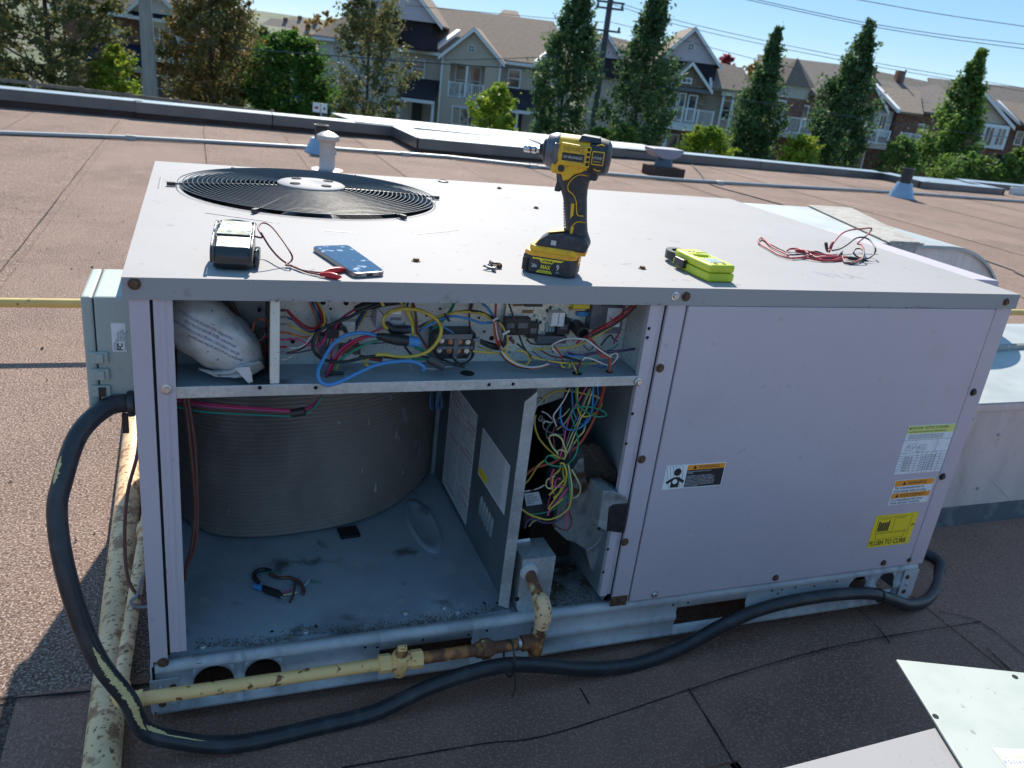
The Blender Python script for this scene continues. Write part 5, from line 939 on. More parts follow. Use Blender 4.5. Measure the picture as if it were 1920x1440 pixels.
for k, l in enumerate(['(pesodoup) If not as shown see box below (Insert)', 'RETAIN THESE DOCUMENTS FOR FUTURE USE WITH UNIT', 'IMPORTANT: READ BEFORE INSTALLING', 'MOUNTING AND SERVICE INSTRUCTIONS']):
    o_ = text(l, .0065 if k else .0062, ink if not k else inkblue, V((0,0,0)), V((1,0,0)), V((0,0,1)), None, sx=.75); me = o_.data
    st = at(456-6*k, 678-14*k, y=.02); rr = -rd_; uu = V((0,0,0))-(rd_.cross(V((0,1,0)))); uu = uu if uu.z < 0 else -uu
    okv = []
    for vtx in me.vertices:
        p = st+rr*vtx.co.x+uu*vtx.co.z; h_ = bv.ray_cast(V((p.x,-.2,p.z)), V((0,1,0))); vtx.co = (h_[0]+V((0,-.0008,0))) if h_[0] else V((p.x,.08,p.z))
    adopt(o_, bo_)

# ================================================================== DUCTS, PANELS, ROOF FITTINGS
ductm = mat('duct_galv', (.64,.54,.52), .5, .15, [((.74,.64,.61), 3, .4, .65, 6), ((.45,.39,.36), 6, .5, .75, 6, .8), ((.28,.26,.25), 60, .64, .72, 5, .6)], (.12, 12, .004), stretch=(3,3,.8))
ducttop = mat('duct_top', (.42,.45,.45), .5, .25, [((.34,.37,.37), 5, .4, .65, 5), ((.30,.28,.25), 30, .66, .75, 5, .6)], (.1, 18, .004))
tapem = mat('duct_tape', (.34,.32,.29), .7, 0, [((.22,.20,.18), 20, .45, .65, 6), ((.42,.42,.40), 40, .58, .66, 4)], (.4, 40, .004))
d1 = thing('return_duct', (2.4,.7,ZR), 'large galvanised duct leaving the right end of the unit close to the roof', 'duct')
b = MB(); b.box(1.885, 3.6, .34, 1.09, -.02, .405); b.build('duct_body', ductm, d1, bevel=.004)
MB().prism([(1.885,.335,.406),(3.6,.335,.406),(3.6,1.1,.409),(1.885,1.1,.409)], (0,0,.004)).build('duct_cover', ducttop, d1, bevel=.001)
MB().box(1.885,3.6,.332,.336,.385,.406).build('duct_lip', ductm, d1); MB().prism([(1.9,.325,-.03),(3.6,.325,-.03),(3.6,.338,.035),(1.9,.338,.04)], (0,.004,0)).build('roof_flashing', mat('mastic', (.10,.105,.12), .8, 0, [((.2,.2,.2), 14, .5, .65, 5)], (.3, 30, .005)), d1)
MB().tube([(2.35,.72,.416),(3.0,.80,.416),(3.6,.85,.416)], [.012,.016,.012], 8).build('seam_tape', tapem, d1)
for u, v in [(1825,785),(1873,815),(1834,915)]: screw(at(u, v, y=.338), (0,-1,0), d1, .004, galv)
MB().add([at(1850,890,y=.3385), at(1905,945,y=.3385), at(1903,947,y=.3382)], [(0,1,2)]).build('crease', ductm, d1)
d2 = thing('supply_elbow', (2.5,1.35,ZR), 'galvanised elbow duct with a rounded outer corner behind the right end of the unit', 'duct')
pr = [(1.885,.757),(2.78,.757)]+[(2.78+.38*math.sin(t),.377+.38*math.cos(t)) for t in [math.pi/2*k/10 for k in range(1,11)]]+[(3.16,-.02),(2.45,-.02),(2.45,.10),(1.885,.10)]
MB().prism([(x,1.0,z) for x, z in pr], (0,.72,0)).build('elbow_body', ductm, d2, bevel=.003)
tp = [(1.885,.7585),(2.78,.7585)]+[(2.78+.3815*math.sin(t),.377+.3815*math.cos(t)) for t in [math.pi/2*k/10 for k in range(1,11)]]
MB().add([(x,y,z) for y in (.985,1.735) for x, z in tp]+[(x-.0,y,z-.012) for y in (.985,1.735) for x, z in tp], [(i,i+1,12+i+1,12+i) for i in range(11)]+[(i,24+i,25+i,i+1) for i in range(11)]+[(12+i,13+i,37+i,36+i) for i in range(11)]).build('elbow_skin', ducttop, d2, 40)
MB().prism([(2.45,.975,.761),(2.62,.975,.761),(2.95,1.745,.761-.0),(2.70,1.745,.761)], (0,0,.006)).build('seam_tape', tapem, d2, bevel=.002); MB().prism([(2.46,.985,.77),(2.60,.985,.77),(2.57,.985,.66),(2.50,.985,.62),(2.47,.985,.70)], (0,-.008,0)).build('seam_tape', tapem, d2, bevel=.002)
cable = thing('roof_cable', (4,3,ZR), 'thin black cable snaking across the roof beyond the elbow duct', 'cable')
MB().tube(spline([at(u, v, z=ZR+.01) for u, v in [(1296,308),(1312,325),(1332,346),(1400,366),(1480,388),(1560,408),(1700,440),(1880,500),(1905,512),(1925,520)]], 6), .010, 6).build('cable', blackr, cable, 60)
# removed panels, bottom right
pm = mat('panel_liner', (.47,.50,.46), .55, 0, [((.42,.46,.42), 16, .4, .65, 5), ((.30,.32,.30), 45, .66, .72, 4)], (.1, 30, .002))
pa = V((1.133,-.568,.40)); ea = V((.197,-.074,0)).normalized(); eb_ = V((-.074,-.197,0)).normalized()
rp = thing('removed_panel', (1.4,-.8,.36), 'pale green lined access panel laid face down in the bottom right corner', 'panel')
rpb = MB().prism([pa, pa+ea*.75, pa+ea*.75+eb_*.62, pa+eb_*.62], (0,0,.004)).build('panel_sheet', pm, rp, bevel=.001)
for u, v in [(1754,1343),(1903,1269)]: MB().lathe([(.0045,0),(.0045,.0006),(0,.0006)], at(u, v, z=.4042), (0,0,1), 14).build('hole', blackm, rp)
lb = MB().prism([at(u, v, z=.4045) for u, v in [(1860,1403),(1960,1408),(1990,1470),(1905,1460)]], (0,0,.0004)).build('data_label', white, rp)
ld = [at(u, v, z=.4052) for u, v in [(1868,1410),(1958,1414)]]; ldr = (ld[1]-ld[0]).normalized()
for k in range(9): text('III O 0 II 8 III 0 I 8 II 0 III', .009, inkblue if k % 2 else yellowlab, at(1868,1410,z=.4052)-V((0,0,0))+ (V((ldr.y,-ldr.x,0)))*.010*(k+1), ldr, V((-ldr.y,ldr.x,0)), rp, sx=.7)
op = thing('spare_panel', (.95,-.9,.36), 'plain white grey panel under the green lined one in the bottom right corner', 'panel')
c0 = at(1752,1368,z=.392); c1 = at(1480,1440,z=.392); dv = (c1-c0).normalized(); nv_ = V((dv.y,-dv.x,0)); nv_ = nv_ if nv_.y < 0 else -nv_
MB().prism([c0+(-dv)*.55, c0+dv*.55, c0+dv*.55+nv_*.5, c0-dv*.55+nv_*.5], (0,0,.0035)).build('panel_sheet', paint_sun_toned, op, bevel=.001)
sb = thing('panel_support', (1.45,-1.1,ZR), 'squat dark equipment curb carrying the removed panels out of frame', 'curb')
MB().box(1.05,2.0,-1.5,-.93,ZR,.388).build('curb_box', mem_wall, sb, bevel=.01)
# roof vents
alum = mat('vent_metal', (.50,.44,.42), .42, .8, [((.42,.40,.40), 20, .4, .7)]); ltm = mat('vent_flashing', (.30,.40,.52), .35, .4, [((.26,.35,.46), 12, .4, .7)])
vp = thing('vent_stack', (1.34,7.42,ZR), 'tall capped metal vent stack standing behind the fan', 'vent')
MB().lathe([(.16,0),(.16,.006),(.085,.012),(.078,.03),(.078,.30)], (1.34,7.42,ZR), (0,0,1), 32).build('stack', alum, vp, 40); MB().lathe([(.10,0),(.115,.004),(.118,.03),(.112,.055),(.06,.085),(0,.10)], (1.34,7.42,ZR+.29), (0,0,1), 32).build('cap', alum, vp, 30)
def cone(nm, lbl, x, y, hh, pr_, tall):
    t = thing(nm, (x,y,ZR), lbl, 'vent'); MB().lathe([(.19,0),(.185,.02),(.11,hh),(.09,hh)], (x,y,ZR), (0,0,1), 24).build('flashing_cone', ltm, t, 40)
    MB().lathe([(pr_,0),(pr_,tall),(pr_*1.15,tall+.004),(pr_*1.15,tall+.02),(pr_*.9,tall+.02),(pr_*.85,tall-.02)], (x,y,ZR), (0,0,1), 20).build('pipe', black, t, 40)
cone('pipe_flashing', 'bluish cone flashing with a black pipe half hidden behind the vent stack', 1.45, 8.75, .17, .075, .30); cone('pipe_flashing', 'bluish cone flashing with a short dark pipe at the right of the roof', 10.16, 8.55, .22, .085, .42)
gn = thing('gooseneck_vent', (6.2,8.95,ZR), 'curb mounted dark vent with a pale half round hood beside the parapet', 'vent')
MB().box(5.98,6.45,8.8,9.2,ZR,.10).build('curb', mem_wall, gn, bevel=.01); MB().lathe([(.13,.13),(.12,.2),(.09,.25)], (6.2,9.0,ZR), (0,0,1), 20).build('neck', mat('vent_blue', (.06,.08,.12), .5), gn, 40)
MB().prism([(6.2+.24*math.cos(t),8.9,.34-.14*math.sin(t)) for t in [math.pi*k/14 for k in range(15)]], (0,.3,0)).build('hood', mat('hood_grey', (.26,.26,.32), .5), gn, bevel=.01)
rcn = thing('roof_conduit', (3,8.8,ZR), 'long thin grey conduit running across the roof in front of the parapet', 'conduit')
MB().tube([at(u, v, z=ZR+.03) for u, v in [(-300,246),(0,249),(250,258),(400,266),(627,279),(837,294),(1023,314),(1130,325),(1269,337),(1450,348),(1690,361),(1920,378),(2200,402)]], .022, 8).build('conduit', mat('conduit_grey', (.34,.36,.37), .45, .3), rcn, 60)
for u, v in [(245,258),(760,289),(1000,312),(1350,343)]: q = at(u, v, z=ZR+.03); MB().box(q.x-.05,q.x+.05,q.y-.03,q.y+.03,q.z-.03,q.z+.026).build('coupling', bpy.data.materials['conduit_grey'], rcn, bevel=.004)
gm = thing('gutter_scupper', (15,10.2,ZR), 'galvanised scupper sheet at the far right foot of the parapet', 'scupper')
q0 = at(1878,358,y=10.3); MB().box(q0.x,q0.x+1.5,10.1,10.15,ZR,ZR+.14).build('sheet', galv, gm, bevel=.01)
# pebbles and litter on the roof
peb = MB()
for _ in range(420):
    x = rnd.uniform(-1.6,-.15) if rnd.random() < .5 else rnd.uniform(1.9,4.5); y = rnd.uniform(.2,5); s_ = rnd.uniform(.0015,.006)*(1 if rnd.random() < .93 else 1.8); q = V((x,y,ZR+.008)); M = Matrix.Rotation(rnd.random()*6,3,(rnd.random(),rnd.random(),1)); peb.add([q+M @ V(e)*s_ for e in ((1,0,-.4),(-.6,.8,-.4),(-.6,-.8,-.4),(.1,.1,.6))], [(0,1,3),(1,2,3),(2,0,3),(0,2,1)])
tag(peb.build('roof_debris', mat('debris', (.16,.12,.10), .9, 0, [((.55,.5,.46), 30, .55, .6), ((.04,.03,.03), 24, .5, .55)])), 'scattered small stones and litter on the brown roof', 'debris', None, 'stuff')

# ================================================================== STREET BEYOND THE PARAPET (frame: right, depth, height over eye)
def shingle(n, c): return mat(n, c, .9, 0, [(tuple(x*.75 for x in c), 4, .4, .6, 5), (tuple(x*1.25 for x in c), 14, .5, .7, 3)], None, spec=.3, stretch=(1,1,4))
sh_brown = shingle('shingle_brown', (.21,.155,.125)); sh_grey = shingle('shingle_grey', (.19,.16,.14)); sh_dark = shingle('shingle_dark', (.035,.03,.04)); sh_navy = shingle('shingle_navy', (.012,.025,.055)); sh_tan = shingle('shingle_tan', (.25,.195,.155))
brick = mat('brick', (.24,.125,.095), .9, 0, [((.13,.065,.05), 5, .4, .6, 4), ((.30,.18,.14), 16, .52, .62, 3)], spec=.2)
stone = mat('stone', (.25,.20,.15), .9, 0, [((.16,.12,.09), 6, .4, .6, 3), ((.34,.29,.23), 9, .52, .64, 3)], spec=.2)
def siding(n, c): return mat(n, c, .7, 0, [(tuple(x*.9 for x in c), 6, .4, .7, 2)], stretch=(.05,.05,4))
taupe = siding('siding_taupe', (.52,.44,.37)); lav = siding('siding_lavender', (.58,.50,.56)); pale = siding('siding_pale', (.64,.62,.60)); sage = siding('siding_sage', (.48,.45,.39)); sandm = siding('siding_sand', (.50,.46,.40))
trim = plain('white_trim', (.74,.76,.78), .6); glass = mat('window_glass', (.05,.06,.08), .08, 0, [((.30,.28,.25), .9, .45, .6, 2)], spec=.8); curt = mat('window_curtain', (.40,.33,.25), .5, 0, [((.12,.10,.09), 1.2, .45, .55, 2)])
MS = lambda: MB(BGM)
class House:
    def __init__(s, name, label, x, d): s.r = thing(name, BGM @ V((x,d,GZ)), label, 'house', 'row of houses across the street')
    def box(s, x0,x1,y0,y1,z0,z1,m,nm='wall',par_=None): return MS().box(x0,x1,y0,y1,z0,z1).build(nm, m, par_ or s.r)
    def slope(s, pts, m, nm='roof', t=.14):   # roof plane from eave/ridge points, with thickness
        o = MS().prism(pts, (0,0,t)).build(nm, m, s.r); return o
    def gable(s, x0,x1,zb,zp,y0,y1,wm_,rm,over=.25,xp=None):
        xp = (x0+x1)/2 if xp is None else xp
        g_ = MS().prism([(x0,y0,zb),(x1,y0,zb),(xp,y0,zp)], (0,.2,0)).build('gable', wm_, s.r)
        k0 = (zp-zb)/(xp-x0); k1 = (zp-zb)/(x1-xp)
        MS().prism([(x0-over,y0-.35,zb-over*k0),(xp,y0-.35,zp),(xp,y1,zp),(x0-over,y1,zb-over*k0)], (0,0,.12)).build('roof', rm, s.r)
        MS().prism([(xp,y0-.35,zp+.003),(x1+over,y0-.35,zb-over*k1),(x1+over,y1,zb-over*k1),(xp,y1,zp+.003)], (0,0,.12)).build('roof', rm, s.r)
        MS().prism([(x0-over,y0-.40,zb-over*k0-.16),(xp,y0-.40,zp-.16),(xp,y0-.40,zp+.08),(x0-over,y0-.40,zb-over*k0+.08)], (0,.05,0)).build('bargeboard', trim, s.r)
        MS().prism([(xp,y0-.41,zp-.16),(x1+over,y0-.41,zb-over*k1-.16),(x1+over,y0-.41,zb-over*k1+.08),(xp,y0-.41,zp+.08)], (0,.05,0)).build('bargeboard', trim, s.r)
        return g_
    def win(s, x0,x1,z0,z1,y,m=None,bars=1,mull=0,fr=.09):
        m = m or glass; f = MS().box(x0,x1,y-.06,y,z0,z0+fr).box(x0,x1,y-.06,y,z1-fr,z1).box(x0,x0+fr,y-.06,y,z0+fr,z1-fr).box(x1-fr,x1,y-.06,y,z0+fr,z1-fr)
        for k in range(bars): z = z0+(z1-z0)*(k+1)/(bars+1); f.box(x0+fr,x1-fr,y-.05,y,z-.025,z+.025)
        for k in range(mull): x = x0+(x1-x0)*(k+1)/(mull+1); f.box(x-.025,x+.025,y-.048,y,z0+fr,z1-fr)
        o = f.build('window', trim, s.r); MS().box(x0+fr*.8,x1-fr*.8,y-.02,y-.005,z0+fr*.8,z1-fr*.8).build('pane', m, o); return o
    def rail(s, x0,x1,z0,z1,y,side=None):
        b = MS().box(x0,x1,y-.05,y,z1-.06,z1).box(x0,x1,y-.05,y,z0,z0+.06); n = int((x1-x0)/.13)
        for k in range(n+1): x = x0+(x1-x0)*k/n; b.box(x-.02,x+.02,y-.035,y-.015,z0+.06,z1-.06)
        for k in range(4): x = x0+(x1-x0)*k/3; b.box(x-.05,x+.05,y-.06,y+.02,z0-.05,z1+.04)
        return b.build('balcony_railing', trim, s.r)
    def vent(s, x,z,y,r=.27): 
        o = MS().lathe([(r,0),(r,.05),(r*.8,.06),(r*.78,.02),(0,.02)], (x,y,z), (0,-1,0), 20).build('round_vent', trim, s.r); MS().lathe([(r*.77,0),(0,.001)], (x,y-.03,z), (0,-1,0), 16).build('vent_pane', rubber_grey, o)
        MS().box(x-r*.75,x+r*.75,y-.05,y-.03,z-.02,z+.02).box(x-.02,x+.02,y-.052,y-.032,z-.2,z+.2).build('vent_bars', trim, o)
    def porch(s, x0,x1,yb,yf,z1,z0,m,posts=2):
        s.slope([(x0,yf,z0),(x1,yf,z0),(x1,yb,z1),(x0,yb,z1)], m, 'porch_roof', .1); s.box(x0,x1,yf-.03,yf+.1,z0-.22,z0,trim,'fascia')
        for k in range(posts): x = x0+.1+(x1-x0-.2)*k/max(1,posts-1); s.box(x-.09,x+.09,yf+.1,yf+.28,GZ,z0-.2,trim,'porch_post')
def eave(h, x0,x1,y,z): h.box(x0,x1,y-.1,y,z-.2,z,trim,'fascia')
# --- A: brick house at the far left
h = House('brick_house', 'brick house with a navy porch roof and white pediment behind the concrete pole', -26, 58)
h.box(-31,-22.6,55,64,GZ,.0,brick); h.slope([(-31.4,54.5,-.05),(-22.2,54.5,-.05),(-22.2,60,3.4),(-31.4,60,3.4)], sh_grey); eave(h,-31.4,-22.2,54.5,.02)
h.gable(-26.0,-22.7,.25,1.62,53.8,58,pale,sh_grey,.2,-24.4); h.box(-25.9,-22.8,53.85,55,-.02,.22,sh_navy,'pediment_shade'); h.box(-26.1,-22.6,53.6,54.4,-.22,-.02,trim,'cornice')
h.box(-25.45,-22.9,54.3,55,-2.55,-.22,trim,'bay'); h.win(-25.25,-24.40,-1.85,-.45,54.28,curt,1,1); h.win(-24.2,-23.35,-1.85,-.45,54.28,curt,1,1)
for x in (-25.2,-24.15): h.box(x,x+.8,54.26,54.3,-2.4,-2.0,pale,'bay_panel')
h.slope([(-28.9,52.9,-2.95),(-24.9,52.9,-2.95),(-25.5,55,-1.85),(-28.5,55,-1.85)], sh_navy, 'porch_roof'); h.box(-28.9,-24.9,52.8,52.95,-3.25,-2.95,sandm,'fascia')
dr = h.box(-28.05,-27.25,54.9,55,-5.3,-3.3,plain('door_navy',(.02,.035,.05)),'door'); h.box(-27.9,-27.4,54.86,54.92,-4.75,-3.45,curt,'door_glass',dr)
h.win(-28.5,-28.12,-5.2,-3.35,54.95,curt,0); h.win(-27.2,-26.8,-5.2,-3.35,54.95,curt,0); h.win(-25.2,-22.9,-5.0,-3.35,54.95,curt,1,2)
h.box(-28.8,-28.6,53.0,53.2,GZ,-3.2,sandm,'porch_post'); h.box(-25.2,-25.0,53.0,53.2,GZ,-3.2,sandm,'porch_post')
dsh = MS().lathe([(.01,0),(.25,.05),(.34,.12)], (-27.3,54.4,-1.2), (.5,-1,.4), 20).build('satellite_dish', trim, h.r, 40)
# --- small white house between the left trees
h = House('white_house', 'small pale house with a blue awning seen between the left trees', -20, 66)
h.box(-21.5,-17.5,64,72,GZ,-1.6,pale); h.gable(-21.5,-17.5,-1.6,-.1,64,70,pale,sh_grey); h.porch(-21,-17.7,64,62.2,-3.3,-4.3,plain('awning_blue',(.02,.06,.22)),3); h.rail(-21,-17.7,-5.9,-5.2,62.3); h.win(-20.6,-19.4,-5.4,-4.4,63.95,glass,1,1)
# --- B: taupe house with the front gable balcony
h = House('taupe_house', 'taupe house with a front gable balcony and brown roof behind the yellow bush', -5, 66)
h.box(-10.4,1.6,62,72,GZ,.0,taupe)
h.slope([(-10.8,61.6,-.08),(2.0,61.6,-.08),(-.2,68,3.05),(-10.2,68,3.05)], sh_brown); h.slope([(2.0,61.6,-.08),(2.0,74,-.08),(-.2,68,3.05)], sh_brown); h.slope([(-4.5,68.2,3.0),(-2.7,68.2,3.0),(-3.1,70,3.55),(-4.2,70,3.55)], sh_brown); eave(h,-10.8,2.0,61.6,-.02)
for (x0,x1,z0,z1,m) in [(-7.35,-6.85,GZ,-.1,taupe),(-4.45,-3.35,GZ,-.1,taupe),(-6.85,-4.45,GZ,-2.75,taupe),(-6.85,-4.45,-.55,-.1,taupe)]: h.box(x0,x1,60,62,z0,z1,m,'wing_wall')
h.box(-6.85,-4.45,61.0,61.1,-2.7,-.55,sandm,'balcony_wall'); h.win(-6.6,-5.65,-2.6,-.6,60.98,glass,1,0); h.win(-5.6,-4.75,-2.6,-.6,60.98,glass,1,0); h.rail(-6.85,-4.45,-2.72,-1.75,60.0); h.box(-5.75,-5.6,59.95,60.1,-2.7,-.6,trim,'balcony_post')
h.gable(-7.5,-3.3,-.12,1.75,60,66,taupe,sh_tan,.2,-5.4); h.vent(-5.5,.5,59.98)
for x in (-7.42,-3.42): h.box(x-.06,x+.06,59.9,59.98,GZ,-.15,trim,'downpipe')
for x in (-8.3,-1.0): h.slope([(x-.2,61.45,-.0),(x+.1,61.45,-.0),(x+1.5,64.3,1.5),(x+1.2,64.3,1.5)], trim, 'valley_flashing', .22)
h.win(-9.8,-8.85,-1.85,-.6,61.95); h.win(-2.95,-2.0,-1.75,-.45,61.95); h.porch(-10.3,-7.7,61.9,59.4,-1.95,-3.15,sh_dark,2); h.porch(-3.2,-.6,61.9,59.4,-1.85,-3.05,sh_dark,3)
h.box(-9.6,-8.9,61.9,61.98,GZ,-3.5,plain('door_dark',(.03,.035,.04)),'door'); h.win(-6.5,-4.7,-4.6,-3.3,59.97,curt,0,2); h.box(-2.6,-1.6,61.9,61.98,GZ,-3.4,bpy.data.materials['door_dark'],'door')
h.gable(-14.2,-7.95,1.85,4.9,61.2,69,lav,sh_brown,.25); h.box(-13.6,-8.5,61.6,62.6,.5,1.85,sh_dark,'dormer_roof'); h.slope([(-10.4,61.5,.05),(-9.2,60.6,-.05),(-8.0,61.5,.05),(-8.3,62.2,1.85),(-10.4,62.2,1.85)], sh_dark, 'dormer_roof')
h.box(-16.8,-10.4,63,73,GZ,.1,pale); h.slope([(-17.2,62.6,.02),(-10.4,62.6,.02),(-10.4,68,3.1),(-14.0,68,3.1)], sh_brown); eave(h,-17.2,-10.4,62.6,.08); h.win(-15.5,-15.1,-1.7,-.6,62.95,curt,0)
# --- C: lavender gable house
h = House('lavender_gable_house', 'house with a lavender siding gable and stone balcony wing between two columnar trees', 9, 66)
h.box(2.8,14.2,62.6,72,GZ,-.1,taupe); h.slope([(2.4,62.2,-.15),(14.6,62.2,-.15),(13.9,67,1.45),(2.8,67,2.6)], sh_tan); eave(h,11.2,14.6,62.2,-.1)
h.gable(7.5,11.7,1.4,3.55,62.0,70,lav,sh_tan,.2,9.6); h.vent(9.55,2.35,61.98); h.box(7.6,11.6,62.05,63,-.1,1.42,sh_dark,'dormer_roof')
h.slope([(11.3,61.3,-.22),(14.0,61.3,-.22),(13.8,64,1.35),(11.3,64,1.35)], sh_tan); h.slope([(14.0,61.3,-.22),(15.2,63.5,-.22),(13.8,64,1.35)], sh_brown); h.slope([(11.2,61.2,-.2),(11.38,61.2,-.2),(11.45,63.4,1.1),(11.28,63.4,1.1)], trim, 'valley_flashing', .25)
h.box(8.25,11.05,60.4,62.6,GZ,-.25,stone,'wing_wall'); h.gable(8.2,11.1,-.25,1.3,60.2,65,stone,sh_tan,.15,9.55); h.win(9.0,9.75,-.05,.35,60.15,glass,0,1)
h.box(8.2,11.1,59.9,60.4,-.55,-.30,rubber_grey,'band'); h.win(8.5,9.05,-2.5,-.65,60.38,curt,0); h.win(9.1,9.6,-2.5,-.65,60.37,glass,1); h.win(9.75,10.4,-2.5,-.7,60.38,glass,1)
h.rail(8.3,11.4,-2.62,-1.6,59.0); h.box(8.2,11.5,59.0,60.4,-3.05,-2.68,trim,'balcony_slab'); h.box(8.35,8.55,59.1,59.3,GZ,-3.05,trim,'porch_post'); h.box(11.2,11.4,59.1,59.3,GZ,-3.05,trim,'porch_post'); h.win(8.7,9.6,-5.2,-3.4,60.35,curt,0)
for x in (12.3,13.0): h.box(x,x+.16,61.5,61.66,-3.2,-.35,trim,'balcony_post')
h.box(12.2,14.2,61.5,61.7,-.5,-.22,trim,'fascia'); h.win(12.5,13.3,-2.2,-.8,62.55,glass,1)
h.gable(2.6,5.0,1.0,2.55,62.0,68,lav,sh_tan,.2,3.6); h.box(2.7,4.9,62.1,62.7,-.3,1.0,sh_dark,'dormer_roof')
# --- D: turret house
h = House('turret_house', 'brick house with a pointed hexagonal turret roof and pale band', 18, 66)
h.box(15.2,22,63.2,72,GZ,.2,brick); h.slope([(15,62.8,.15),(22.2,62.8,.15),(22.2,68,2.5),(15.6,68,2.5)], sh_grey); tcx, tcy = 17.35, 63.2
hexo = [(tcx+1.75*math.cos(math.radians(a_)), tcy+1.75*math.sin(math.radians(a_))) for a_ in range(0,360,60)]; hexi = [(tcx+1.42*math.cos(math.radians(a_)), tcy+1.42*math.sin(math.radians(a_))) for a_ in range(0,360,60)]
MS().add([(x,y,.72) for x, y in hexo]+[(tcx,tcy,2.55)], [(i,(i+1) % 6,6) for i in range(6)]+[(5,4,3,2,1,0)]).build('turret_roof', sh_brown, h.r)
MS().prism([(x,y,-.15) for x, y in hexi], (0,0,.9)).build('turret_band', sage, h.r); MS().prism([(x,y,GZ) for x, y in hexi], (0,0,6.24)).build('turret_wall', brick, h.r); h.vent(16.9,.35,61.96,.22)
h.win(16.3,16.9,-1.9,-.35,61.9,curt,1); h.win(18.2,18.8,-2.0,-.5,62.6,glass,0); h.rail(16.0,18.6,-2.4,-1.35,60.2); h.box(15.9,18.7,60.2,62,-2.75,-2.45,sandm,'balcony_slab')
for x in (16.0,18.4): h.box(x,x+.2,60.3,60.5,GZ,-2.75,sandm,'porch_post')
h.box(17.0,17.7,61.9,61.97,GZ,-3.6,plain('door_rust',(.22,.07,.04)),'door')
# --- E: brick house with dormer
h = House('brick_dormer_house', 'brick house with a wide dormer roof and white balcony near the rightmost columnar trees', 25, 66)
h.box(22,29.6,62.6,72,GZ,.0,brick); h.slope([(21.6,62.2,-.1),(30,62.2,-.1),(29.6,68,2.0),(22,68,2.55)], sh_grey); h.gable(21.3,23.9,-.1,1.4,62.0,67,brick,sh_grey,.2,22.6)
h.slope([(24.6,61.2,-.28),(26.3,61.2,-.28),(27.2,65,1.25),(23.9,65,1.25)], sh_tan); h.slope([(24.4,61.1,-.25),(24.62,61.1,-.25),(24.0,65,1.3),(23.75,65,1.3)], trim, 'valley_flashing', .25); h.box(24.8,26.4,61.8,62.6,GZ,-.28,brick,'wing_wall')
h.box(23.4,24.7,62.3,62.6,-2.0,-.2,pale,'bay'); h.win(23.75,24.35,-1.55,-.45,62.28,glass,1,1); h.win(22.4,22.9,-1.6,-.5,61.95,glass,1); h.win(21.6,22.1,-2.2,.1,61.95,curt,0); h.win(26.6,27.2,-1.9,-.8,62.55,curt,0)
h.rail(21.6,23.95,-2.4,-1.5,60.2); h.box(21.5,24,60.2,62,-2.75,-2.45,taupe,'balcony_slab'); h.rail(25,27,-2.3,-1.5,60.9)
h.win(21.7,22.4,-4.7,-3.0,61.95,glass,0); h.win(22.6,23.3,-4.7,-3.0,61.95,glass,0)
for x, z in ((23.9,2.45),(26.0,2.4)): h.box(x,x+.5,66.8,67.4,z-.5,z+.25,brick,'chimney')
MS().cyl((26.2,66,1.6),(26.2,66,2.75),.06).build('flue_pipe', rubber_grey, h.r); MS().box(24.5,24.8,63.3,63.6,.35,.6).build('roof_vent', black, h.r)
# --- F: brick house at the far right
h = House('corner_brick_house', 'brick house with paired white windows at the far right edge', 34, 68)
h.box(29.6,42,64.6,74,GZ,-.2,brick); h.slope([(29.2,64.2,-.25),(42,64.2,-.25),(42,70,2.6),(29.6,70,2.4)], sh_grey); h.gable(29.4,33.6,-.2,1.7,63.4,69,taupe,sh_grey,.2,31.0); h.box(29.6,33.4,63.5,64.6,GZ,-.2,brick,'wing_wall')
h.box(31.6,33.5,63.1,63.5,-1.9,-.25,trim,'bay'); h.win(31.75,32.5,-1.7,-.4,63.08,glass,1,1); h.win(32.6,33.35,-1.7,-.4,63.08,glass,1,1); h.win(34.8,35.4,-1.5,-.5,64.55,glass,1); h.slope([(34.4,63.8,-.1),(34.6,63.8,-.1),(33.9,66.6,1.2),(33.7,66.6,1.2)], trim, 'valley_flashing', .25); h.porch(33.7,36.5,64.5,62.8,-2.4,-3.3,sh_dark,2)
h.slope([(34.6,62.9,-.3),(37.5,62.9,-.3),(37.5,66.6,1.3),(33.9,66.6,1.3)], sh_tan)
# --- far rooftops on the rise
hill = MS().add([(-120,110,GZ),(-60,150,-1),(-10,160,-1.5),(-10,260,4),(-120,260,6),(-60,110,GZ),(-10,110,GZ)], [(0,5,1),(5,6,2,1),(1,2,3,4),(0,1,4)]).build('hillside', ground_m); tag(hill, kind='structure')
for k, (u, v, wpx, d) in enumerate([(520,42,60,190),(548,38,36,200),(575,48,40,170),(600,58,40,150),(530,68,34,150),(560,58,40,160),(478,70,30,140)]):
    q = far(u, v, d); ww = wpx/FPX*d; t = House('distant_house', ['far house with a long grey roof on the rise','far house with the highest ridge on the rise','far house with a sloping roof right of the ridge','far house just above the round green tree','far house with a bright roof below the ridge','far house in the middle of the distant row','far house left of the distant row behind the conifer'][k], q.x, d)
    t.r['group'] = 'distant houses on the rise'
    t.box(q.x-ww/2,q.x+ww/2,d,d+9,GZ,q.z-1.6,sage if k % 2 else pale); t.slope([(q.x-ww/2-.4,d-.5,q.z-1.7),(q.x+ww/2+.4,d-.5,q.z-1.7),(q.x+ww/2-.8,d+4.5,q.z+.6),(q.x-ww/2+.8,d+4.5,q.z+.6)], sh_tan if k % 2 else sh_grey, t=.2); t.box(q.x-ww/4,q.x-ww/4+1.2,d-.05,d,q.z-3.2,q.z-2.0,glass,'window'); t.box(q.x+.2,q.x+1.0,d+3.5,d+4.3,q.z-.4,q.z+1.2,brick,'chimney')

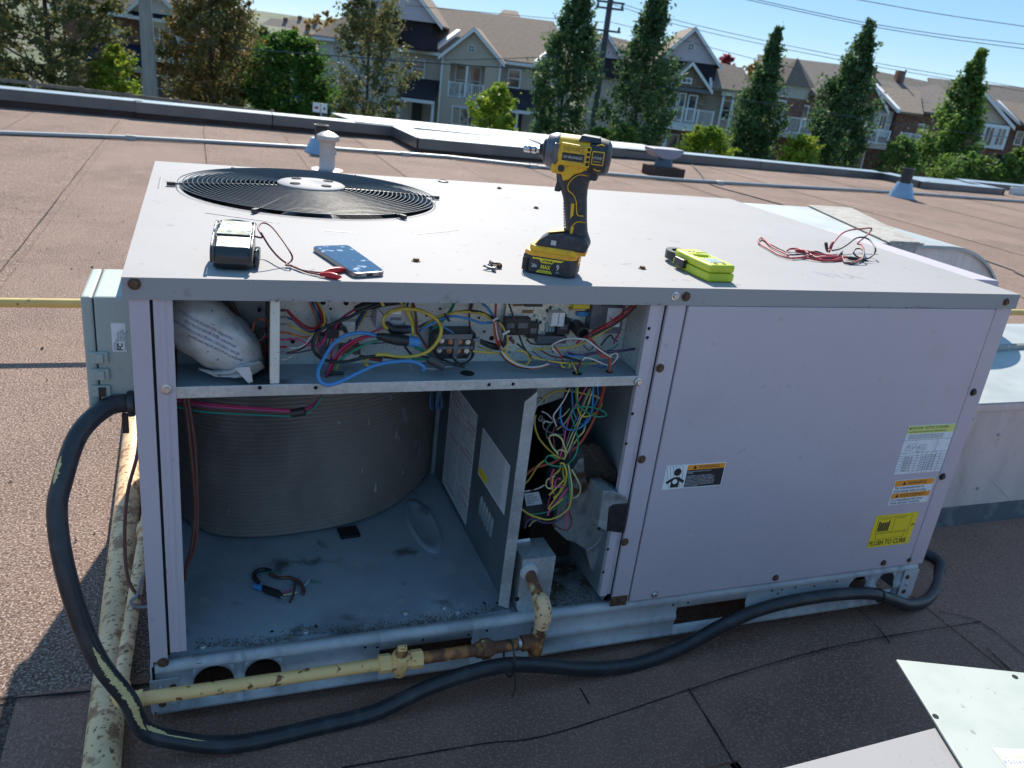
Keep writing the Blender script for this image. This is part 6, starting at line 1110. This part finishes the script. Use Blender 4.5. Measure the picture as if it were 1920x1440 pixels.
# ================================================================== TREES
def leafmat(n, a, b, c, rough=.6): return mat(n, a, rough, 0, [(b, .9, .42, .62, 3), (c, 5, .55, .68, 2)], transl=.45, spec=.22)
LF = {'evergreen': leafmat('leaf_evergreen', (0.070,0.137,0.066), (0.110,0.195,0.072), (0.186,0.243,0.066)), 'olive': leafmat('leaf_olive', (0.116,0.148,0.059), (0.181,0.170,0.069), (0.254,0.215,0.078)), 'rusty': leafmat('leaf_rusty', (0.139,0.147,0.059), (0.276,0.170,0.059), (0.212,0.225,0.059)),
      'green': leafmat('leaf_green', (0.060,0.145,0.034), (0.093,0.204,0.034), (0.187,0.255,0.034)), 'lime': leafmat('leaf_lime', (0.170,0.289,0.034), (0.289,0.374,0.043), (0.408,0.391,0.034)), 'red': leafmat('leaf_red', (0.289,0.051,0.076), (0.374,0.085,0.085), (0.204,0.085,0.068)), 'gold': leafmat('leaf_gold', (0.272,0.170,0.043), (0.340,0.204,0.051), (0.170,0.153,0.051)), 'mint': leafmat('leaf_mint', (0.085,0.170,0.051), (0.153,0.255,0.051), (0.255,0.323,0.051))}
bark = mat('bark', (.11,.09,.075), .95, 0, [((.07,.055,.045), 6, .4, .65, 5)], spec=.2)
def tree(name, label, x, d, zt_, rx, prof, lf, n, leaf, group, zb=GZ, limbs=7, trunk=.11, lean=0.0, gaps=.0, dens=1.0, zc0=None):
    t = thing(name, BGM @ V((x,d,zb)), label, 'tree' if 'bush' not in name else 'bush', group)
    zc0 = zb+.12*(zt_-zb) if zc0 is None else zc0; hh = zt_-zc0; seed = rnd.random()*100
    b = MS(); tp_ = spline([(x,d,zb),(x+.05*rnd.uniform(-1,1),d,zb+.35*(zt_-zb)),(x+lean*.6+.1*rnd.uniform(-1,1),d,zb+.7*(zt_-zb)),(x+lean,d,zt_-.15*hh)], 5)
    b.tube(tp_, [trunk*(1-.85*i/(len(tp_)-1)) for i in range(len(tp_))], 7)
    b.build('trunk', bark, t, 60)
    tips = []
    def rad(f, a_): 
        r_ = 0
        for i in range(len(prof)-1):
            if prof[i][0] <= f <= prof[i+1][0]: r_ = prof[i][1]+(prof[i+1][1]-prof[i][1])*(f-prof[i][0])/(prof[i+1][0]-prof[i][0]+1e-9)
        return r_*rx*(1+.55*pnoise((math.cos(a_)*1.3+seed, math.sin(a_)*1.3, f*5))+.2*pnoise((math.cos(a_)*4+seed, math.sin(a_)*4, f*22)))
    for k in range(limbs):
        f = .02+.8*k/limbs; a_ = k*2.4+seed; r_ = rad(min(1,f+.2), a_)*.85; z0 = zc0+hh*f*.85; p0 = V((x+lean*f,d,z0)); p1 = V((x+lean*f+r_*.6*math.cos(a_),d+r_*.6*math.sin(a_),z0+hh*.12)); p2 = V((x+lean*f+r_*math.cos(a_),d+r_*math.sin(a_),z0+hh*.26))
        MS().tube(spline([p0,p1,p2],4), [trunk*.45*(1-f*.6)*(1-.09*i) for i in range(9)], 5).build('limb', bark, t, 60)
    vs = []; fs = []; n = int(n*2.6); per = 46; K = max(20, n//per); cr = (.30 if rx > 1.4 else .20)*(1 if gaps < .06 else .8)
    for _k in range(K):
        f = rnd.random()**.85; a_ = rnd.random()*2*math.pi; R_ = rad(f, a_); rr = R_*(rnd.random()**.36); c0 = V((x+lean*f+rr*math.cos(a_), d+rr*math.sin(a_), zc0+hh*f))
        if pnoise((c0.x*1.2+seed, c0.y*1.2, c0.z*1.1)) < -.38+gaps*3.5: continue
        out = V((math.cos(a_), math.sin(a_), 1.1 if prof is COLM else .5)).normalized(); sc = cr*rnd.uniform(.5, 1.35)*(.35+.65*min(1, R_/(rx*.75))); m_n = int(per*rnd.uniform(.5, 1.5))
        for _j in range(m_n):
            t_ = rnd.gauss(0, .75); p = c0+out*(sc*t_)+V((rnd.gauss(0,.5), rnd.gauss(0,.5), rnd.gauss(0,.5)))*sc
            L_ = 1.15*leaf*rnd.uniform(.55, 1.35); u_ = V((rnd.gauss(0,1),rnd.gauss(0,1),rnd.gauss(0,.8))).normalized(); w_ = u_.cross(V((rnd.gauss(0,1),rnd.gauss(0,1),rnd.gauss(0,1)))).normalized()
            i = len(vs); vs += [p-u_*L_*.55, p+w_*L_*.3, p+u_*L_*.55, p-w_*L_*.3]; fs.append((i,i+1,i+2,i+3))
    b = MS(); b.add(vs, fs); return b.build('crown', LF[lf], t)
COLM = [(0,.45),(.08,.75),(.25,.95),(.42,.88),(.6,.62),(.75,.38),(.88,.19),(1,.02)]; OVAL = [(0,.45),(.15,.85),(.4,1),(.65,.92),(.85,.62),(1,.1)]; WIDE = [(0,.55),(.12,.92),(.35,1),(.6,.95),(.8,.72),(.93,.42),(1,.1)]; VASE = [(0,.5),(.2,.8),(.5,1),(.8,.9),(1,.5)]
grpc = 'columnar trees along the street'
tree('columnar_tree', 'dark columnar tree left of the utility pole, leaning over the taupe house', .75, 45, 4.9, 1.95, COLM, 'evergreen', 9500, .17, grpc, lean=.35)
tree('columnar_tree', 'tall columnar tree immediately right of the utility pole', 4.75, 45, 5.5, 1.75, COLM, 'evergreen', 9500, .17, grpc, lean=.15)
tree('columnar_tree', 'slim pointed columnar tree between the lavender gable and the turret', 11.45, 47, 3.2, 1.5, COLM, 'evergreen', 7500, .17, grpc, lean=.1)
tree('columnar_tree', 'pointed columnar tree right of the turret house', 15.4, 46, 3.9, 1.85, COLM, 'evergreen', 9500, .17, grpc, lean=.45)
tree('columnar_tree', 'rightmost columnar tree, with yellower leaves on its left side', 21.4, 46, 3.15, 1.85, COLM, 'mint', 9000, .17, grpc, lean=.4)
grl = 'broad trees on the left'
tree('broad_tree', 'large olive brown tree filling the top left corner', -26.2, 45, 4.5, 4.6, VASE, 'olive', 15000, .18, grl, trunk=.2, limbs=12, gaps=0)
tree('broad_tree', 'narrow olive tree with rusty leaves right of the concrete pole', -17.6, 45, 3.6, 2.4, OVAL, 'rusty', 10500, .17, grl, trunk=.16, limbs=10, gaps=0)
tree('broad_tree', 'dense round green tree with yellow tips in front of the pale wall', -14.1, 47, .05, 2.45, WIDE, 'green', 11000, .17, grl)
tree('broad_tree', 'thin leaved open tree with many bare limbs left of the taupe house', -9.6, 46, 3.2, 2.05, OVAL, 'olive', 5600, .16, grl, trunk=.11, limbs=14, gaps=.03)
tree('young_tree', 'small bright green tree beside the navy porch', -22.2, 44, -1.6, 1.15, OVAL, 'lime', 2600, .16, grl)
grb = 'bushes behind the parapet'
for (lbl, x, d, z, r, lf, n) in [('bright yellow green bush in front of the taupe house',-2.45,40,-1.05,1.35,'lime',4200),('round lime bush in front of the lavender gable house',8.1,42,-1.75,1.25,'lime',3800),('small lime bush below the turret house',12.7,42,-1.75,.85,'lime',2600),('lime bush between the two right columnar trees',17.5,42,-1.3,.95,'mint',3000),('wide olive green bush right of the rightmost columnar tree',20.9,42,-1.65,1.6,'mint',4000),('dark green bush cut by the right edge of the picture',23.5,42,-1.0,1.3,'mint',3200),('low dull green shrub at the foot of the utility pole',2.9,42,-2.6,.9,'green',2200),('small shrub with yellow leaves left of the tall columnar tree',3.9,41,-2.2,.8,'mint',1600)]:
    tree('leafy_bush', lbl, x, d, z, r, WIDE, lf, n, .15, grb, zb=-5.4, limbs=4, trunk=.06)
for (nm, lbl, u, v, d, r, hh, lf, prof) in [('distant_tree','green cone shaped conifer left of the distant roofs',492,48,90,2.0,6,'green',COLM),('distant_tree','dark bare topped tree beside the conifer',470,55,95,2.6,6,'olive',OVAL),('distant_tree','bronze tree above the brown roof on the left',612,22,120,4,7,'gold',OVAL),('distant_tree','red leaved tree above the stone wing roof',1367,107,75,1.6,5,'red',OVAL),('distant_tree','greenish tree behind the right roof of the lavender gable house',1420,118,76,2.2,4,'gold',OVAL),('distant_tree','red brown tree at the far right skyline',1912,165,85,2.5,6,'red',OVAL),('distant_tree','faint bronze tree behind the right brick roofs',1766,155,80,1.8,4,'gold',OVAL)]:
    q = far(u, v, d); tree(nm, lbl, q.x, d, q.z, r, prof, lf, 1800, .3, 'distant trees', limbs=3)

# ================================================================== POLES, WIRES, FENCE, SIGN
cpole = mat('concrete_pole', (.30,.29,.26), .9, 0, [((.24,.23,.21), 3, .4, .65, 5)], stretch=(3,3,.4)); wpole = mat('utility_pole', (.10,.10,.12), .8)
p1 = thing('concrete_pole', BGM @ V((-18.55,40,GZ)), 'thick pale concrete pole in front of the brick house', 'pole')
MS().tube([(-18.5,40,GZ),(-18.7,40,3.2)], [.36,.24], 18).build('pole_shaft', cpole, p1, 60)
p2 = thing('utility_pole', BGM @ V((2.75,48,GZ)), 'slim dark utility pole with crossarms between two columnar trees', 'pole')
MS().tube([(2.78,48,GZ),(2.72,48,5.2)], [.19,.15], 12).build('pole_shaft', wpole, p2, 60)
for z in (3.15,2.05,3.45): MS().box(2.0,3.5,47.8,47.92,z,z+.10).build('crossarm', wpole, p2)
for x, z in ((2.1,3.25),(3.4,3.25),(2.1,2.15),(3.4,2.15)): MS().lathe([(.05,0),(.08,.05),(.05,.1),(.07,.15),(.03,.2)], (x,47.86,z), (0,0,1), 8).build('insulator', rubber_grey, p2)
wm2 = plain('line_wire', (.06,.065,.08), .5)
def line(lbl, pts, d, r=.014):
    t = thing('power_line', BGM @ far(*pts[0], d), lbl, 'cable', 'overhead lines'); MS().tube(spline([far(u, v, d) for u, v in pts], 8), r, 5).build('line', wm2, t, 60)
line('upper of the two overhead lines running right from the utility pole', [(1148,2),(1300,46),(1600,110),(1925,166)], 47); line('lower of the two overhead lines running right from the utility pole', [(1148,8),(1300,54),(1600,117),(1925,172)], 47); line('single lower overhead line crossing behind the tall columnar tree', [(1140,40),(1260,70),(1420,112),(1500,130)], 49)
line('upper of the two lines in the top right sky', [(1385,-8),(1600,38),(1760,64),(1925,84)], 38); line('lower of the two lines in the top right sky', [(1385,-4),(1600,43),(1760,70),(1925,92)], 38); line('short line cutting the top right corner', [(1590,-4),(1760,26),(1925,50)], 37)
line('line leading left from the utility pole over the brown roof', [(760,10),(940,26),(1050,36),(1140,42)], 50); line('white service line crossing the taupe house front', [(440,90),(620,104),(850,121),(1010,130)], 43, .03); line('thin line just above the service line on the taupe house', [(740,110),(870,112),(1050,106)], 43, .016); line('thin line crossing the brick house', [(186,64),(300,76),(380,84)], 41, .016); line('thin line across the lavender gable house front', [(1010,130),(1250,165),(1480,200),(1700,235),(1925,262)], 44, .018)
wood = mat('fence_wood', (.26,.21,.16), .9, 0, [((.18,.14,.11), 3, .4, .65, 5)])
fe = thing('rail_fence', BGM @ V((-20,36,GZ)), 'weathered low timber rail fence just above the left parapet', 'fence')
for x in [-28+2.05*k for k in range(9)]: MS().box(x,x+.14,36,36.14,GZ,-3.05-.0*x).build('post', wood, fe)
for z in (-3.25,-3.75,-4.3): MS().box(-28,-11.5,36.02,36.08,z,z+.14).build('rail', wood, fe)
sg = thing('sign_post', BGM @ V((-10.7,38,GZ)), 'pair of small white street signs in front of the round green tree', 'sign')
q = far(602,212,38); MS().cyl((q.x,38,GZ),(q.x,38,q.z+.42),.03).build('post', galv, sg)
for dx, ww in ((-.36,.32),(.04,.24)): MS().box(q.x+dx,q.x+dx+ww,37.94,37.97,q.z+.02,q.z+.42).build('sign_plate', trim, sg); MS().box(q.x+dx+.08,q.x+dx+ww-.08,37.93,37.94,q.z+.16,q.z+.26).build('sign_print', WCOL['red'] if dx < 0 else ink, sg)
